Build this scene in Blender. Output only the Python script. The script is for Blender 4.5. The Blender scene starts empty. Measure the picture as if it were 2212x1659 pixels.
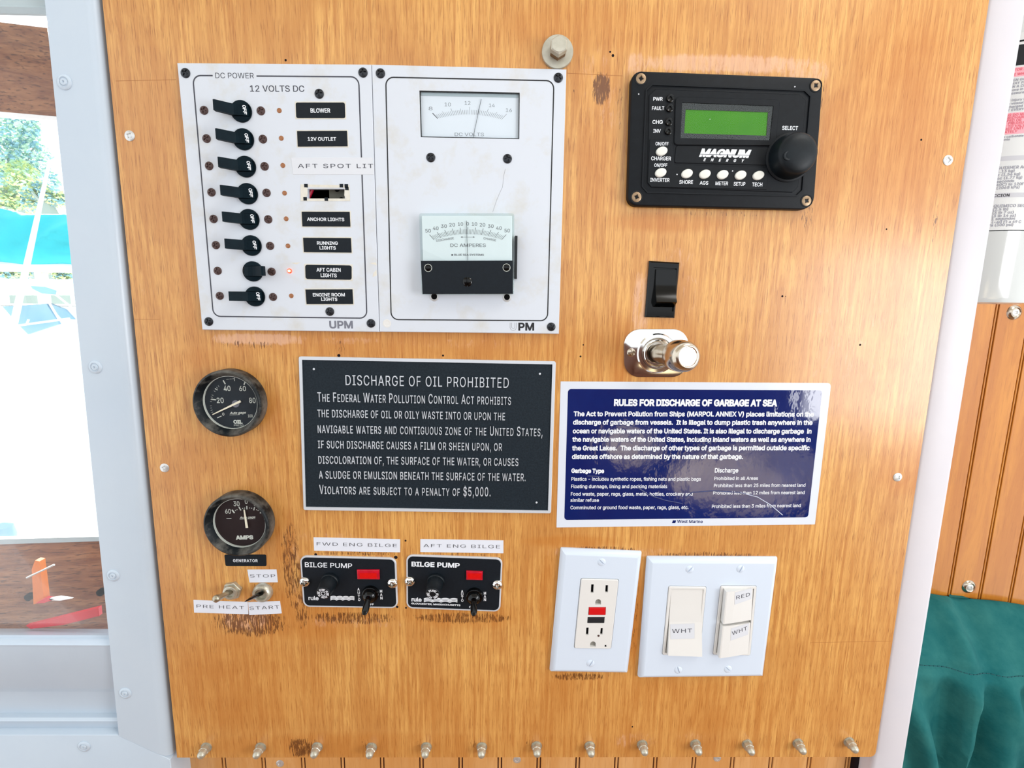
import bpy, bmesh, math, random
from mathutils import Vector, Matrix, noise
random.seed(7)
sc = bpy.context.scene
COL = sc.collection
PI = math.pi

# ------------------------------------------------------------------ camera, world, lights, exposure
# Everything is measured in millimetres on the plywood board: x to the right, y up, z (height) out of
# the board towards the viewer; world metres = (x, -z, y) / 1000 with the origin lifted by EYE.
EYE = 1.5
F, TH, RO, PA, DIST = 1100.0, -0.1644, 0.0141, -0.0171, 403.0
RB = Matrix.Rotation(PA, 3, 'Y') @ Matrix.Rotation(TH, 3, 'X') @ Matrix.Rotation(RO, 3, 'Z')
UP = Matrix.Rotation(PI / 2, 3, 'X')
def W(x, y, z): return Vector((x / 1000, -z / 1000, y / 1000 + EYE))
cam_d = bpy.data.cameras.new('camera'); cam = bpy.data.objects.new('camera', cam_d); COL.objects.link(cam)
cam.matrix_world = Matrix.Translation(W(0, 0, DIST)) @ (UP @ RB).to_4x4()
cam_d.sensor_fit = 'HORIZONTAL'; cam_d.sensor_width = 36; cam_d.lens = 36 * F / 2212
cam_d.clip_start = 0.01; cam_d.clip_end = 200
sc.camera = cam
sc.view_settings.view_transform = 'Standard'; sc.view_settings.look = 'None'
sc.view_settings.gamma = 1; sc.view_settings.use_curve_mapping = False
sc.view_settings.exposure = 0.05
wd = bpy.data.worlds.new('overcast_sky'); sc.world = wd; wd.use_nodes = True
bg = wd.node_tree.nodes['Background']; bg.inputs[0].default_value = (0.91, 0.96, 1.0, 1); bg.inputs[1].default_value = 1.7
def area(name, pos, target, w, h, power, col):
    l = bpy.data.lights.new(name, 'AREA'); l.shape = 'RECTANGLE'; l.size = w; l.size_y = h; l.energy = power; l.color = col
    o = bpy.data.objects.new(name, l); COL.objects.link(o); o.location = W(*pos)
    o.rotation_euler = (W(*target) - W(*pos)).to_track_quat('-Z', 'Y').to_euler(); return o
area('cabin_window_light', (640, 820, 520), (40, -60, 0), 0.45, 0.35, 4.2, (1.0, 0.98, 0.95))
area('side_window_light', (930, -80, 760), (150, -40, 0), 0.4, 0.42, 5.6, (0.97, 0.98, 1.0))
sun_d = bpy.data.lights.new('sun', 'SUN'); sun = bpy.data.objects.new('sun', sun_d); COL.objects.link(sun)
sun_d.energy = 9.0; sun_d.angle = math.radians(1.5); sun_d.color = (1, 0.97, 0.9)
sun.rotation_euler = Vector((0.70, -0.65, -0.36)).to_track_quat('-Z', 'Y').to_euler()   # low, from behind the board, falling through the window onto the bench

# ------------------------------------------------------------------ measuring helpers
def B(px, py, h=0.0):
    d = RB @ Vector(((px - 1106) / F, -(py - 829.5) / F, -1))
    k = (DIST - h) / -d.z
    return (d.x * k, d.y * k)
def P3(px, py, h):
    x, y = B(px, py, h); return (x, y, h)
def view(ox, oy, s): return lambda x, y: (ox + x / s, oy + y / s)
A1 = view(370, 120, 4.9156); A2 = view(400, 400, 4.9156); A3 = view(790, 120, 4.8087); A4 = view(790, 420, 4.8087)
A5 = view(1330, 130, 4.608); A6 = view(1320, 540, 5.5308); AG = view(400, 780, 3.606); AO = view(630, 760, 3.749)
AS = view(1190, 810, 3.5677); AT = view(400, 1140, 6.636); AB = view(630, 1150, 4.7064); AP = view(1170, 1170, 4.1736)
ID = lambda x, y: (x, y)
def pts(v, l, h=0.0): return [B(*v(*p), h) for p in l]

def area2(p): return sum(p[i][0] * p[(i + 1) % len(p)][1] - p[(i + 1) % len(p)][0] * p[i][1] for i in range(len(p))) / 2
def ccw(p): return list(p) if area2(p) > 0 else list(reversed(p))
def inset(p, d):
    p = ccw(p); n = len(p)
    E = [(Vector(p[i]), (Vector(p[(i + 1) % n]) - Vector(p[i]))) for i in range(n)]
    valid = [e[1].length > 1e-6 for e in E]
    L = []
    for a, e in E:
        u = e.normalized() if e.length > 1e-6 else Vector((1, 0)); L.append((a + Vector((-u.y, u.x)) * d, u))
    for _ in range(6):
        out = []
        for i in range(n):
            j = (i - 1) % n
            while not valid[j]: j = (j - 1) % n
            k = i
            while not valid[k]: k = (k + 1) % n
            (a, u), (b, w) = L[j], L[k]; den = u.x * w.y - u.y * w.x
            if abs(den) < 1e-4:
                q = Vector(p[i]) + Vector((-w.y, w.x)) * d
            else:
                t = ((b.x - a.x) * w.y - (b.y - a.y) * w.x) / den; q = a + u * t
            out.append(tuple(q))
        bad = [i for i in range(n) if valid[i] and (Vector(out[(i + 1) % n]) - Vector(out[i])).dot(L[i][1]) < -1e-6]
        if not bad or sum(valid) - len(bad) < 3: break
        for i in bad: valid[i] = False
    return out
def dedupe(p):
    o = []
    for q in p:
        if not o or math.hypot(q[0] - o[-1][0], q[1] - o[-1][1]) > 1e-4: o.append(q)
    if len(o) > 1 and math.hypot(o[0][0] - o[-1][0], o[0][1] - o[-1][1]) < 1e-4: o.pop()
    return o
def rnd(p, r, n=5):
    p = ccw(p); m = len(p); out = []
    rr = r if isinstance(r, (list, tuple)) else [r] * m
    for i in range(m):
        a, b, c = Vector(p[i - 1]), Vector(p[i]), Vector(p[(i + 1) % m])
        e1 = (a - b); e2 = (c - b); L = min(e1.length, e2.length) * 0.49
        e1.normalize(); e2.normalize(); ang = e1.angle(e2); t = min(rr[i] / math.tan(ang / 2), L)
        r2 = t * math.tan(ang / 2); cen = b + (e1 + e2).normalized() * (r2 / math.sin(ang / 2))
        s = b + e1 * t - cen; f = b + e2 * t - cen
        a0 = math.atan2(s.y, s.x); a1 = math.atan2(f.y, f.x); da = (a1 - a0 + PI) % (2 * PI) - PI
        for k in range(n + 1):
            q = a0 + da * k / n; out.append((cen.x + r2 * math.cos(q), cen.y + r2 * math.sin(q)))
    return out
def circ(cx, cy, r, n=32, ry=None, rot=0):
    ry = ry or r; o = []
    for i in range(n):
        a = 2 * PI * i / n; x, y = r * math.cos(a), ry * math.sin(a)
        o.append((cx + x * math.cos(rot) - y * math.sin(rot), cy + x * math.sin(rot) + y * math.cos(rot)))
    return o

# ------------------------------------------------------------------ mesh collector (board millimetres)
class G:
    def __init__(s): s.v = []; s.f = []; s.m = []; s.mi = 0
    def add(s, vs, fs):
        b = len(s.v); s.v += [tuple(v) for v in vs]
        for f in fs: s.f.append([b + i for i in f]); s.m.append(s.mi)
        return s
    def loft(s, rings, cap0=True, cap1=True, closed=True):
        n = len(rings[0]); vs = [p for r in rings for p in r]; fs = []
        for k in range(len(rings) - 1):
            for i in range(n if closed else n - 1):
                j = (i + 1) % n; fs.append([k * n + i, k * n + j, (k + 1) * n + j, (k + 1) * n + i])
        if cap0: fs.append(list(range(n))[::-1])
        if cap1: fs.append([(len(rings) - 1) * n + i for i in range(n)])
        return s.add(vs, fs)
    def prism(s, p, z0, z1, b=0.0, seg=2):
        p = ccw(p); R = [[(x, y, z0) for x, y in p]]
        if b > 0:
            for k in range(seg + 1):
                a = PI / 2 * k / seg
                q = inset(p, b * (1 - math.cos(a))) if k else p
                R.append([(x, y, z1 - b + b * math.sin(a)) for x, y in q])
        else: R.append([(x, y, z1) for x, y in p])
        return s.loft(R)
    def ring(s, outer, d, z0, z1):       # frame of width d following a polygon
        o = ccw(outer); i = inset(o, d); n = len(o)
        return s.loft([[(x, y, z0) for x, y in o], [(x, y, z1) for x, y in o], [(x, y, z1) for x, y in i], [(x, y, z0) for x, y in i]], False, False)
    def plate(s, outer, holes, z0, z1, b=0.0):
        o = ccw(outer); oi = inset(o, b) if b else o
        bm = bmesh.new(); es = []
        for lp in [dedupe(oi)] + [dedupe(ccw(h)) for h in holes]:
            vs = [bm.verts.new((x, y, z1)) for x, y in lp]
            es += [bm.edges.new((vs[i], vs[(i + 1) % len(vs)])) for i in range(len(vs))]
        bmesh.ops.triangle_fill(bm, use_beauty=True, edges=es)
        bm.verts.index_update(); bm.normal_update()
        vs = [tuple(v.co) for v in bm.verts]; fs = []
        for f in bm.faces:
            ids = [v.index for v in f.verts]; fs.append(ids if f.normal.z > 0 else ids[::-1])
        bm.free(); s.add(vs, fs)
        R = [[(x, y, z0) for x, y in o]]
        if b: R.append([(x, y, z1 - b) for x, y in o])
        R.append([(x, y, z1) for x, y in oi]); s.loft(R, False, False)
        for h in holes:
            h = ccw(h); s.loft([[(x, y, z1) for x, y in h], [(x, y, z0) for x, y in h]], False, False)
        return s
    def box(s, x0, x1, y0, y1, z0, z1, b=0.0): return s.prism([(x0, y0), (x1, y0), (x1, y1), (x0, y1)], z0, z1, b)
    def lathe(s, c, prof, n=32, axis=None):
        ax = Vector(axis).normalized() if axis is not None else Vector((0, 0, 1))
        u = ax.orthogonal().normalized() if axis is not None else Vector((1, 0, 0)); w = ax.cross(u); c = Vector(c)
        R = [[tuple(c + ax * z + u * (r * math.cos(2 * PI * i / n)) + w * (r * math.sin(2 * PI * i / n))) for i in range(n)] for r, z in prof]
        return s.loft(R, True, True)
    def tube(s, path, rad, n=10):
        P = [Vector(p) for p in path]; R = []
        rad = rad if isinstance(rad, (list, tuple)) else [rad] * len(P); u = None
        for i, p in enumerate(P):
            t = (P[min(i + 1, len(P) - 1)] - P[max(i - 1, 0)]).normalized()
            u = t.orthogonal().normalized() if u is None else (u - t * u.dot(t)).normalized()
            w = t.cross(u)
            R.append([tuple(p + u * (rad[i] * math.cos(2 * PI * k / n)) + w * (rad[i] * math.sin(2 * PI * k / n))) for k in range(n)])
        return s.loft(R)
    def strip(s, path, w, z0, z1):       # flat line with mitred corners
        P = [Vector(p) for p in path]; L = []; Rr = []
        for i, p in enumerate(P):
            t = (P[min(i + 1, len(P) - 1)] - P[max(i - 1, 0)]).normalized(); nn = Vector((-t.y, t.x)) * (w / 2)
            L.append(p + nn); Rr.append(p - nn)
        return s.loft([[(r.x, r.y, z0), (l.x, l.y, z0), (l.x, l.y, z1), (r.x, r.y, z1)] for l, r in zip(L, Rr)])
    def tick(s, a, b, w, z0, z1): return s.strip([a, b], w, z0, z1)
    def polar(s, R, zf, nr=8, na=48):    # height field head with a skirt down to z=0
        vs = [(0, 0, zf(0, 0))]; fs = []
        for k in range(1, nr + 1):
            for i in range(na):
                a = 2 * PI * i / na; r = R * k / nr; vs.append((r * math.cos(a), r * math.sin(a), zf(r, a)))
        for i in range(na):
            j = (i + 1) % na; fs.append([0, 1 + i, 1 + j])
            for k in range(nr - 1): fs.append([1 + k * na + i, 1 + (k + 1) * na + i, 1 + (k + 1) * na + j, 1 + k * na + j])
        b = len(vs); vs += [(R * math.cos(2 * PI * i / na), R * math.sin(2 * PI * i / na), 0) for i in range(na)]
        for i in range(na):
            j = (i + 1) % na; fs.append([1 + (nr - 1) * na + i, b + i, b + j, 1 + (nr - 1) * na + j])
        return s.add(vs, fs)

ORG = {}
MESHES = {}
def mesh_of(g, mats, org, smooth, name):
    me = bpy.data.meshes.new(name)
    me.from_pydata([((x - org[0]) / 1000, (y - org[1]) / 1000, (z - org[2]) / 1000) for x, y, z in g.v], [], g.f)
    for m in (mats if isinstance(mats, (list, tuple)) else [mats]): me.materials.append(m)
    me.polygons.foreach_set('material_index', g.m)
    if smooth:
        me.polygons.foreach_set('use_smooth', [True] * len(me.polygons))
        me.set_sharp_from_angle(angle=math.radians(smooth if smooth is not True else 35))
    me.update(); return me
def tag(o, label=None, cat=None, group=None, kind=None):
    if label: o['label'] = label
    if cat: o['category'] = cat
    if group: o['group'] = group
    if kind: o['kind'] = kind
    return o
def thing(name, x, y, z, label, cat, group=None):
    o = bpy.data.objects.new(name, None); COL.objects.link(o); o.empty_display_size = 0.01
    o.location = W(x, y, z); o.rotation_euler = (PI / 2, 0, 0); ORG[o.name] = (x, y, z)
    return tag(o, label, cat, group)
def obj(name, g, mats, parent=None, smooth=False, label=None, cat=None, group=None, kind=None, org=None):
    if parent is None:
        if org is None:
            xs = [v[0] for v in g.v]; ys = [v[1] for v in g.v]; org = ((min(xs) + max(xs)) / 2, (min(ys) + max(ys)) / 2, min(v[2] for v in g.v))
        o = bpy.data.objects.new(name, mesh_of(g, mats, org, smooth, name)); COL.objects.link(o)
        o.location = W(*org); o.rotation_euler = (PI / 2, 0, 0); ORG[o.name] = org
    else:
        org = ORG[parent.name]
        o = bpy.data.objects.new(name, mesh_of(g, mats, org, smooth, name)); COL.objects.link(o)
        o.parent = parent; ORG[o.name] = org
    return tag(o, label, cat, group, kind)
def stamp(name, key, parent, x, y, z, rot=0, label=None, cat=None, group=None):
    """a copy of one of the small shared meshes (screws, lamps) standing at x, y, z"""
    o = bpy.data.objects.new(name, MESHES[key]); COL.objects.link(o)
    if parent is not None:
        po = ORG[parent.name]; o.parent = parent; o.location = ((x - po[0]) / 1000, (y - po[1]) / 1000, (z - po[2]) / 1000); o.rotation_euler = (0, 0, rot)
    else:
        o.location = W(x, y, z); o.rotation_euler = (PI / 2, -rot, 0)
    ORG[o.name] = (x, y, z)
    return tag(o, label, cat, group)

# ------------------------------------------------------------------ lettering
from mathutils.geometry import delaunay_2d_cdt
GC = {}
def char_mesh(s, bold, shear, small, spacing, solid):
    """flat (or one unit thick) lettering; outlines are united by winding number so that bold strokes may overlap"""
    key = (s, bold, shear, small, spacing, solid)
    if key in GC: return [tuple(v) for v in GC[key][0]], [list(f) for f in GC[key][1]]
    cu = bpy.data.curves.new('t', 'FONT'); cu.body = s; cu.size = 1; cu.shear = shear
    if FONT: cu.font = FONT
    cu.space_character = spacing; cu.resolution_u = 3; cu.fill_mode = 'NONE'
    if small:
        cu.small_caps_scale = small
        for i in range(len(s)): cu.body_format[i].use_small_caps = True
    o = bpy.data.objects.new('t', cu); COL.objects.link(o)
    dg = bpy.context.evaluated_depsgraph_get(); me = bpy.data.meshes.new_from_object(o.evaluated_get(dg))
    co = [v.co.xy.copy() for v in me.vertices]; nxt = {}
    for e in me.edges:
        a, b = e.vertices
        nxt.setdefault(a, []).append(b); nxt.setdefault(b, []).append(a)
    bpy.data.objects.remove(o); bpy.data.curves.remove(cu); bpy.data.meshes.remove(me)
    seen = set(); loops = []
    for v0 in range(len(co)):
        if v0 in seen or v0 not in nxt: continue
        lp = [v0]; seen.add(v0); cur = v0 + 1 if (v0 + 1) in nxt[v0] else nxt[v0][0]
        while cur not in seen:
            lp.append(cur); seen.add(cur); c = [q for q in nxt[cur] if q not in seen]
            if not c: break
            cur = c[0]
        P = []
        for i in lp:
            if not P or (co[i] - P[-1]).length > 1e-4: P.append(co[i])
        if len(P) > 2 and (P[0] - P[-1]).length < 1e-4: P.pop()
        if len(P) > 2: loops.append(P)
    if not loops: return [(0, 0, 0)], []
    big = max(loops, key=lambda L: abs(area2([tuple(q) for q in L]))); sg = 1 if area2([tuple(q) for q in big]) > 0 else -1
    V = []; FC = []; SG = []
    for P in loops:
        n = len(P); base = len(V)
        for i in range(n):
            q = P[i]
            if bold:
                e1 = (P[i] - P[i - 1]).normalized(); e2 = (P[(i + 1) % n] - P[i]).normalized(); m = Vector((e1.y + e2.y, -e1.x - e2.x)) * sg
                q = q + m * (bold / max(.45, 1 + e1.dot(e2)))
            V.append(q)
        FC += [(base + i, base + (i + 1) % n) for i in range(n)]
        Q = [(q.x, q.y) for q in V[base:]]; SG.append((min(q[0] for q in Q), max(q[0] for q in Q), min(q[1] for q in Q), max(q[1] for q in Q), Q))
    ov, oe, of, _, _, _ = delaunay_2d_cdt(V, FC, [], 0, 1e-6)
    fs = []
    for f in of:
        cx = sum(ov[k].x for k in f) / len(f); cy = sum(ov[k].y for k in f) / len(f); wn = 0
        for xa, xb, ya, yb, Q in SG:
            if xa <= cx <= xb and ya <= cy <= yb:
                px, py = Q[-1]
                for qx, qy in Q:
                    if (py > cy) != (qy > cy) and cx < (qx - px) * (cy - py) / (qy - py) + px: wn += 1 if qy > py else -1
                    px, py = qx, qy
        if wn * sg > 0: fs.append(list(f))
    vs = [(v.x, v.y, 0.0) for v in ov]
    fs = [f if area2([vs[k][:2] for k in f]) > 0 else f[::-1] for f in fs]
    if solid:
        n = len(vs); ed = {}
        for f in fs:
            for i in range(len(f)): ed[(f[i], f[(i + 1) % len(f)])] = 1
        side = [[b, a, a + n, b + n] for (a, b) in ed if (b, a) not in ed]
        top = [[k + n for k in f] for f in fs]
        vs = [(x, y, -.5) for x, y, z in vs] + [(x, y, .5) for x, y, z in vs]; fs = top + [q[::-1] for q in side]
    used = sorted({k for f in fs for k in f}); mp = {k: i for i, k in enumerate(used)}
    vs = [vs[k] for k in used]; fs = [[mp[k] for k in f] for f in fs]
    GC[key] = (vs, fs); return list(vs), [list(f) for f in fs]
FONT = None
try:      # the sans serif that ships with Blender itself; the built-in face is used if it is missing
    import os
    fp = os.path.join(bpy.utils.resource_path('LOCAL'), 'datafiles', 'fonts', 'Inter.woff2')
    if os.path.exists(fp): FONT = bpy.data.fonts.load(fp)
except Exception: FONT = None
CAPH = 0.727
def put_text(g, s, v, L, R, cap, h, depth=0.06, bold=0.0, shear=0.0, small=0.0, spacing=1.0, centre=False):
    """write s so that its ink runs from pixel L to pixel R along the baseline, at height h above the board"""
    vs, fs = char_mesh(s, bold, shear, small, spacing, depth > 0.1)
    x0 = min(p[0] for p in vs); x1 = max(p[0] for p in vs)
    a = Vector(B(*v(*L), h)); b = Vector(B(*v(*R), h)); u = (b - a); w = u.length; u.normalize(); n = Vector((-u.y, u.x))
    m = ((L[0] + R[0]) / 2, (L[1] + R[1]) / 2)
    ch = (Vector(B(*v(m[0], m[1] - cap), h)) - Vector(B(*v(*m), h))).length
    sx = w / (x1 - x0); sy = ch / (CAPH + 2 * bold)
    out = []
    for x, y, z in vs:
        q = a + u * ((x - x0) * sx) + n * ((y + bold) * sy)
        out.append((q.x, q.y, h + (depth * (z + 0.5) if depth > 0.1 else depth)))
    g.add(out, fs); return g
def _caph():
    vs, fs = char_mesh('H', 0, 0, 0, 1, False); return max(v[1] for v in vs)
CAPH = _caph()
def put_char(g, c, pos, hgt, ang, h, wid=None, bold=0.02, centred=True):
    """one character centred on pos (mm), turned by ang"""
    vs, fs = char_mesh(c, bold, 0, 0, 1, False)
    x0 = min(p[0] for p in vs); x1 = max(p[0] for p in vs); y0 = min(p[1] for p in vs); y1 = max(p[1] for p in vs)
    sy = hgt / (y1 - y0); sx = sy if wid is None else wid / (x1 - x0); ca, sa = math.cos(ang), math.sin(ang); out = []
    for x, y, z in vs:
        X = (x - (x0 + x1) / 2) * sx; Y = (y - (y0 + y1) / 2) * sy
        out.append((pos[0] + X * ca - Y * sa, pos[1] + X * sa + Y * ca, h))
    g.add(out, fs); return g
def letters(parent, items, mat, h, depth=0.06, name='lettering', **kw):
    """items: (text, view, L, R, cap, options)"""
    for it in items:
        g = G(); o = dict(kw); o.update(it[5] if len(it) > 5 else {})
        put_text(g, it[0], it[1], it[2], it[3], it[4], o.pop('h', h), depth=o.pop('depth', depth), **o)
        obj(name, g, mat, parent)

# ------------------------------------------------------------------ materials
def hexc(s, a=1.0):
    c = [int(s[i:i + 2], 16) / 255 for i in (0, 2, 4)]
    return tuple([(x / 12.92 if x <= 0.04045 else ((x + 0.055) / 1.055) ** 2.4) for x in c] + [a])
def nodes(m): m.use_nodes = True; return m.node_tree.nodes, m.node_tree.links, m.node_tree.nodes['Principled BSDF']
def mk(name, col, rough=0.5, metal=0.0, spec=0.5, coat=0.0, var=None, vscale=60, vamt=0.5, bump=0.0, bscale=400, emit=None, estr=1.0, stretch=(1, 1, 1), lo=0.35, hi=0.75):
    m = bpy.data.materials.new(name); N, L, b = nodes(m)
    b.inputs['Base Color'].default_value = hexc(col); b.inputs['Roughness'].default_value = rough; b.inputs['Metallic'].default_value = metal
    b.inputs['Specular IOR Level'].default_value = spec; b.inputs['Coat Weight'].default_value = coat; b.inputs['Coat Roughness'].default_value = 0.06
    tc = N.new('ShaderNodeTexCoord'); mp = N.new('ShaderNodeMapping'); mp.inputs['Scale'].default_value = stretch
    L.new(tc.outputs['Object'], mp.inputs['Vector'])
    if var:
        nz = N.new('ShaderNodeTexNoise'); nz.inputs['Scale'].default_value = vscale; nz.inputs['Detail'].default_value = 6; nz.inputs['Roughness'].default_value = 0.65
        L.new(mp.outputs[0], nz.inputs['Vector'])
        r = N.new('ShaderNodeMapRange'); r.inputs[1].default_value = lo; r.inputs[2].default_value = hi; r.inputs[4].default_value = vamt
        L.new(nz.outputs['Fac'], r.inputs[0])
        mx = N.new('ShaderNodeMix'); mx.data_type = 'RGBA'; mx.inputs[6].default_value = hexc(col); mx.inputs[7].default_value = hexc(var)
        L.new(r.outputs[0], mx.inputs[0]); L.new(mx.outputs[2], b.inputs['Base Color'])
    if bump:
        nb = N.new('ShaderNodeTexNoise'); nb.inputs['Scale'].default_value = bscale; nb.inputs['Detail'].default_value = 4
        L.new(mp.outputs[0], nb.inputs['Vector'])
        bp = N.new('ShaderNodeBump'); bp.inputs['Strength'].default_value = 1.0; bp.inputs['Distance'].default_value = bump
        L.new(nb.outputs['Fac'], bp.inputs['Height']); L.new(bp.outputs[0], b.inputs['Normal'])
    if emit: b.inputs['Emission Color'].default_value = hexc(emit); b.inputs['Emission Strength'].default_value = estr
    return m
M = {}
M['white_enamel'] = mk('white_enamel', 'ccd2db', 0.38, var='bfb8a5', vscale=40, vamt=0.6, lo=0.52, hi=0.8)
M['print_grey'] = mk('print_grey', '3d3f4a', 0.6); M['print_black'] = mk('print_black', '14161c', 0.6)
M['print_blue_grey'] = mk('print_blue_grey', '70737f', 0.6)
M['black_plastic'] = mk('black_plastic', '0a1015', 0.42, spec=0.22, var='182127', vscale=90, vamt=0.6, bump=0.00003, bscale=900)
M['lever_plastic'] = mk('lever_plastic', '07161e', 0.5, spec=0.08, var='10242d', vscale=120, vamt=0.6)
M['gloss_black'] = mk('gloss_black', '030405', 0.12, spec=0.3)
M['screw_dark'] = mk('screw_dark', '34373c', 0.35, metal=0.55, var='14161a', vscale=300)
M['screw_brown'] = mk('screw_brown', '57423f', 0.45, metal=0.4, var='2e2426', vscale=400)
M['screw_brass'] = mk('screw_brass', 'a08a70', 0.4, metal=0.6, var='7a5a36', vscale=300)
M['screw_steel'] = mk('screw_steel', 'd8d8d6', 0.3, metal=0.55, var='9a9a98', vscale=300, vamt=0.4)
M['chrome'] = mk('chrome', 'dcdad6', 0.09, metal=1.0)
M['chrome_worn'] = mk('chrome_worn', 'cbbfae', 0.2, metal=1.0, var='8f7f6c', vscale=120, vamt=0.5)
M['satin_nickel'] = mk('satin_nickel', 'b9b09c', 0.34, metal=0.85, var='857a62', vscale=160, vamt=0.6)
M['zinc'] = mk('zinc', 'c4c1b4', 0.42, metal=0.55, var='96917c', vscale=90, vamt=0.6)
M['dull_steel'] = mk('dull_steel', 'c6c2b2', 0.34, metal=0.6, var='8f897a', vscale=250, vamt=0.7)
M['hole_dark'] = mk('hole_dark', '08080a', 0.9, spec=0.1)
M['label_black'] = mk('label_black', '0f161d', 0.5, spec=0.2, var='1a232b', vscale=500, vamt=0.4)
M['label_white_print'] = mk('label_white_print', 'e2e6ec', 0.5)
M['tape_white'] = mk('tape_white', 'dadee8', 0.35, spec=0.5)
M['tape_clear'] = mk('tape_clear', 'cfd2d8', 0.15, spec=0.6)
M['tape_ink'] = mk('tape_ink', '3a3a42', 0.6)
M['backing_pale'] = mk('backing_pale', 'd9d6cc', 0.6, var='bfb8a6', vscale=200)
M['lamp_amber'] = mk('lamp_amber', 'a0683e', 0.35, var='6e4426', vscale=500)
M['lamp_red_lit'] = mk('lamp_red_lit', 'ff3b20', 0.3, emit='ff2a14', estr=3.5)
M['lamp_core_lit'] = mk('lamp_core_lit', 'ffe0a0', 0.3, emit='ffd890', estr=2.5)
M['dial_white'] = mk('dial_white', 'e4e8ee', 0.5)
M['dial_grey'] = mk('dial_grey', 'dbe5ea', 0.5)
M['dial_ink'] = mk('dial_ink', '85878c', 0.6)
M['dial_ink_dark'] = mk('dial_ink_dark', '4a4a52', 0.6)
M['dial_black'] = mk('dial_black', '1e2931', 0.5, spec=0.2)
M['dial_brown'] = mk('dial_brown', '21191c', 0.5, spec=0.2)
M['dusty_black'] = mk('dusty_black', '070f14', 0.42, spec=0.22, var='74716a', vscale=55, vamt=0.8, lo=0.46, hi=0.7, bump=0.00006, bscale=500)
M['cream_ring'] = mk('cream_ring', 'c9cfc8', 0.5)
M['needle_cream'] = mk('needle_cream', 'e9e4cf', 0.45)
M['remote_black'] = mk('remote_black', '0a0e13', 0.5, spec=0.2, var='151b21', vscale=150, bump=0.00003, bscale=1500)
M['lcd_green'] = mk('lcd_green', '2f7404', 0.45, spec=.2, emit='5aa008', estr=0.22, var='407e08', vscale=60)
M['lcd_frame'] = mk('lcd_frame', '23241f', 0.2, spec=0.5)
M['button_cream'] = mk('button_cream', 'dcdcd4', 0.45)
M['plaque_dark'] = mk('plaque_dark', '101a22', 0.55, metal=0.0, spec=0.22, var='23303a', vscale=700, vamt=0.7, bump=0.00012, bscale=1600)
M['plaque_metal'] = mk('plaque_metal', 'd2d8e0', 0.42, metal=0.3)
M['sticker_white'] = mk('sticker_white', 'd3d9e4', 0.2, spec=0.5, bump=0.0002, bscale=60)
M['sticker_blue'] = mk('sticker_blue', '041a58', 0.06, spec=0.5, coat=0.8, var='082a6e', vscale=18, bump=0.0005, bscale=55, stretch=(1, 0.6, 1))
M['cover_white'] = mk('cover_white', 'cdd8e6', 0.3, spec=0.45)
M['device_white'] = mk('device_white', 'd9d8d5', 0.3, spec=0.45)
M['device_ivory'] = mk('device_ivory', 'd9d3c6', 0.45)
M['red_button'] = mk('red_button', 'c80d14', 0.35); M['black_button'] = mk('black_button', '1a2026', 0.4)
M['slot_shade'] = mk('slot_shade', '8f8c84', 0.7)
M['red_lens'] = mk('red_lens', 'b00d26', 0.12, coat=0.6, var='e21a34', vscale=160, vamt=0.8)
M['red_core'] = mk('red_core', 'd40808', 0.3, var='a40a0a', vscale=400)
M['white_paint'] = mk('white_paint', 'bac8d6', 0.32, spec=0.5, var='c8d3dc', vscale=9, bump=0.0006, bscale=22, lo=0.3, hi=0.8)
M['white_paint_post'] = mk('white_paint_post', 'cbc7cb', 0.4, spec=0.3, var='bdbcc5', vscale=8, bump=0.0003, bscale=40)
M['paint_grey'] = mk('paint_grey', 'a9b6ba', 0.5, var='b8c4c8', vscale=20)
M['gap_dark'] = mk('gap_dark', '170c12', 0.8, spec=0.2)
M['wire_red'] = mk('wire_red', 'c01038', 0.4); M['bracket_grey'] = mk('bracket_grey', '57554a', 0.6)
M['enamel_ext'] = mk('enamel_ext', 'c3c7c5', 0.12, spec=0.6, coat=0.3)
M['print_pink'] = mk('print_pink', 'e79aa4', 0.6); M['print_red'] = mk('print_red', 'cf5a68', 0.6)
M['print_mid'] = mk('print_mid', '8a8b96', 0.6); M['print_band'] = mk('print_band', 'b4b4b8', 0.6)
M['label_paper'] = mk('label_paper', 'c9cac8', 0.4)
M['teal_sail'] = mk('teal_sail', '12b8c4', 0.7, var='36d6de', vscale=3, bump=0.02, bscale=4)
M['boat_white'] = mk('boat_white', 'fafafa', 0.4); M['boat_glass'] = mk('boat_glass', '8fb8d2', 0.2, var='b4d4e6', vscale=3)
M['sticker_orange'] = mk('sticker_orange', 'e07a22', 0.5, var='b85a14', vscale=150, stretch=(4, 1, 1)); M['red_paint'] = mk('red_paint', 'd32c34', 0.5, var='b81f2c', vscale=60)

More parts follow.
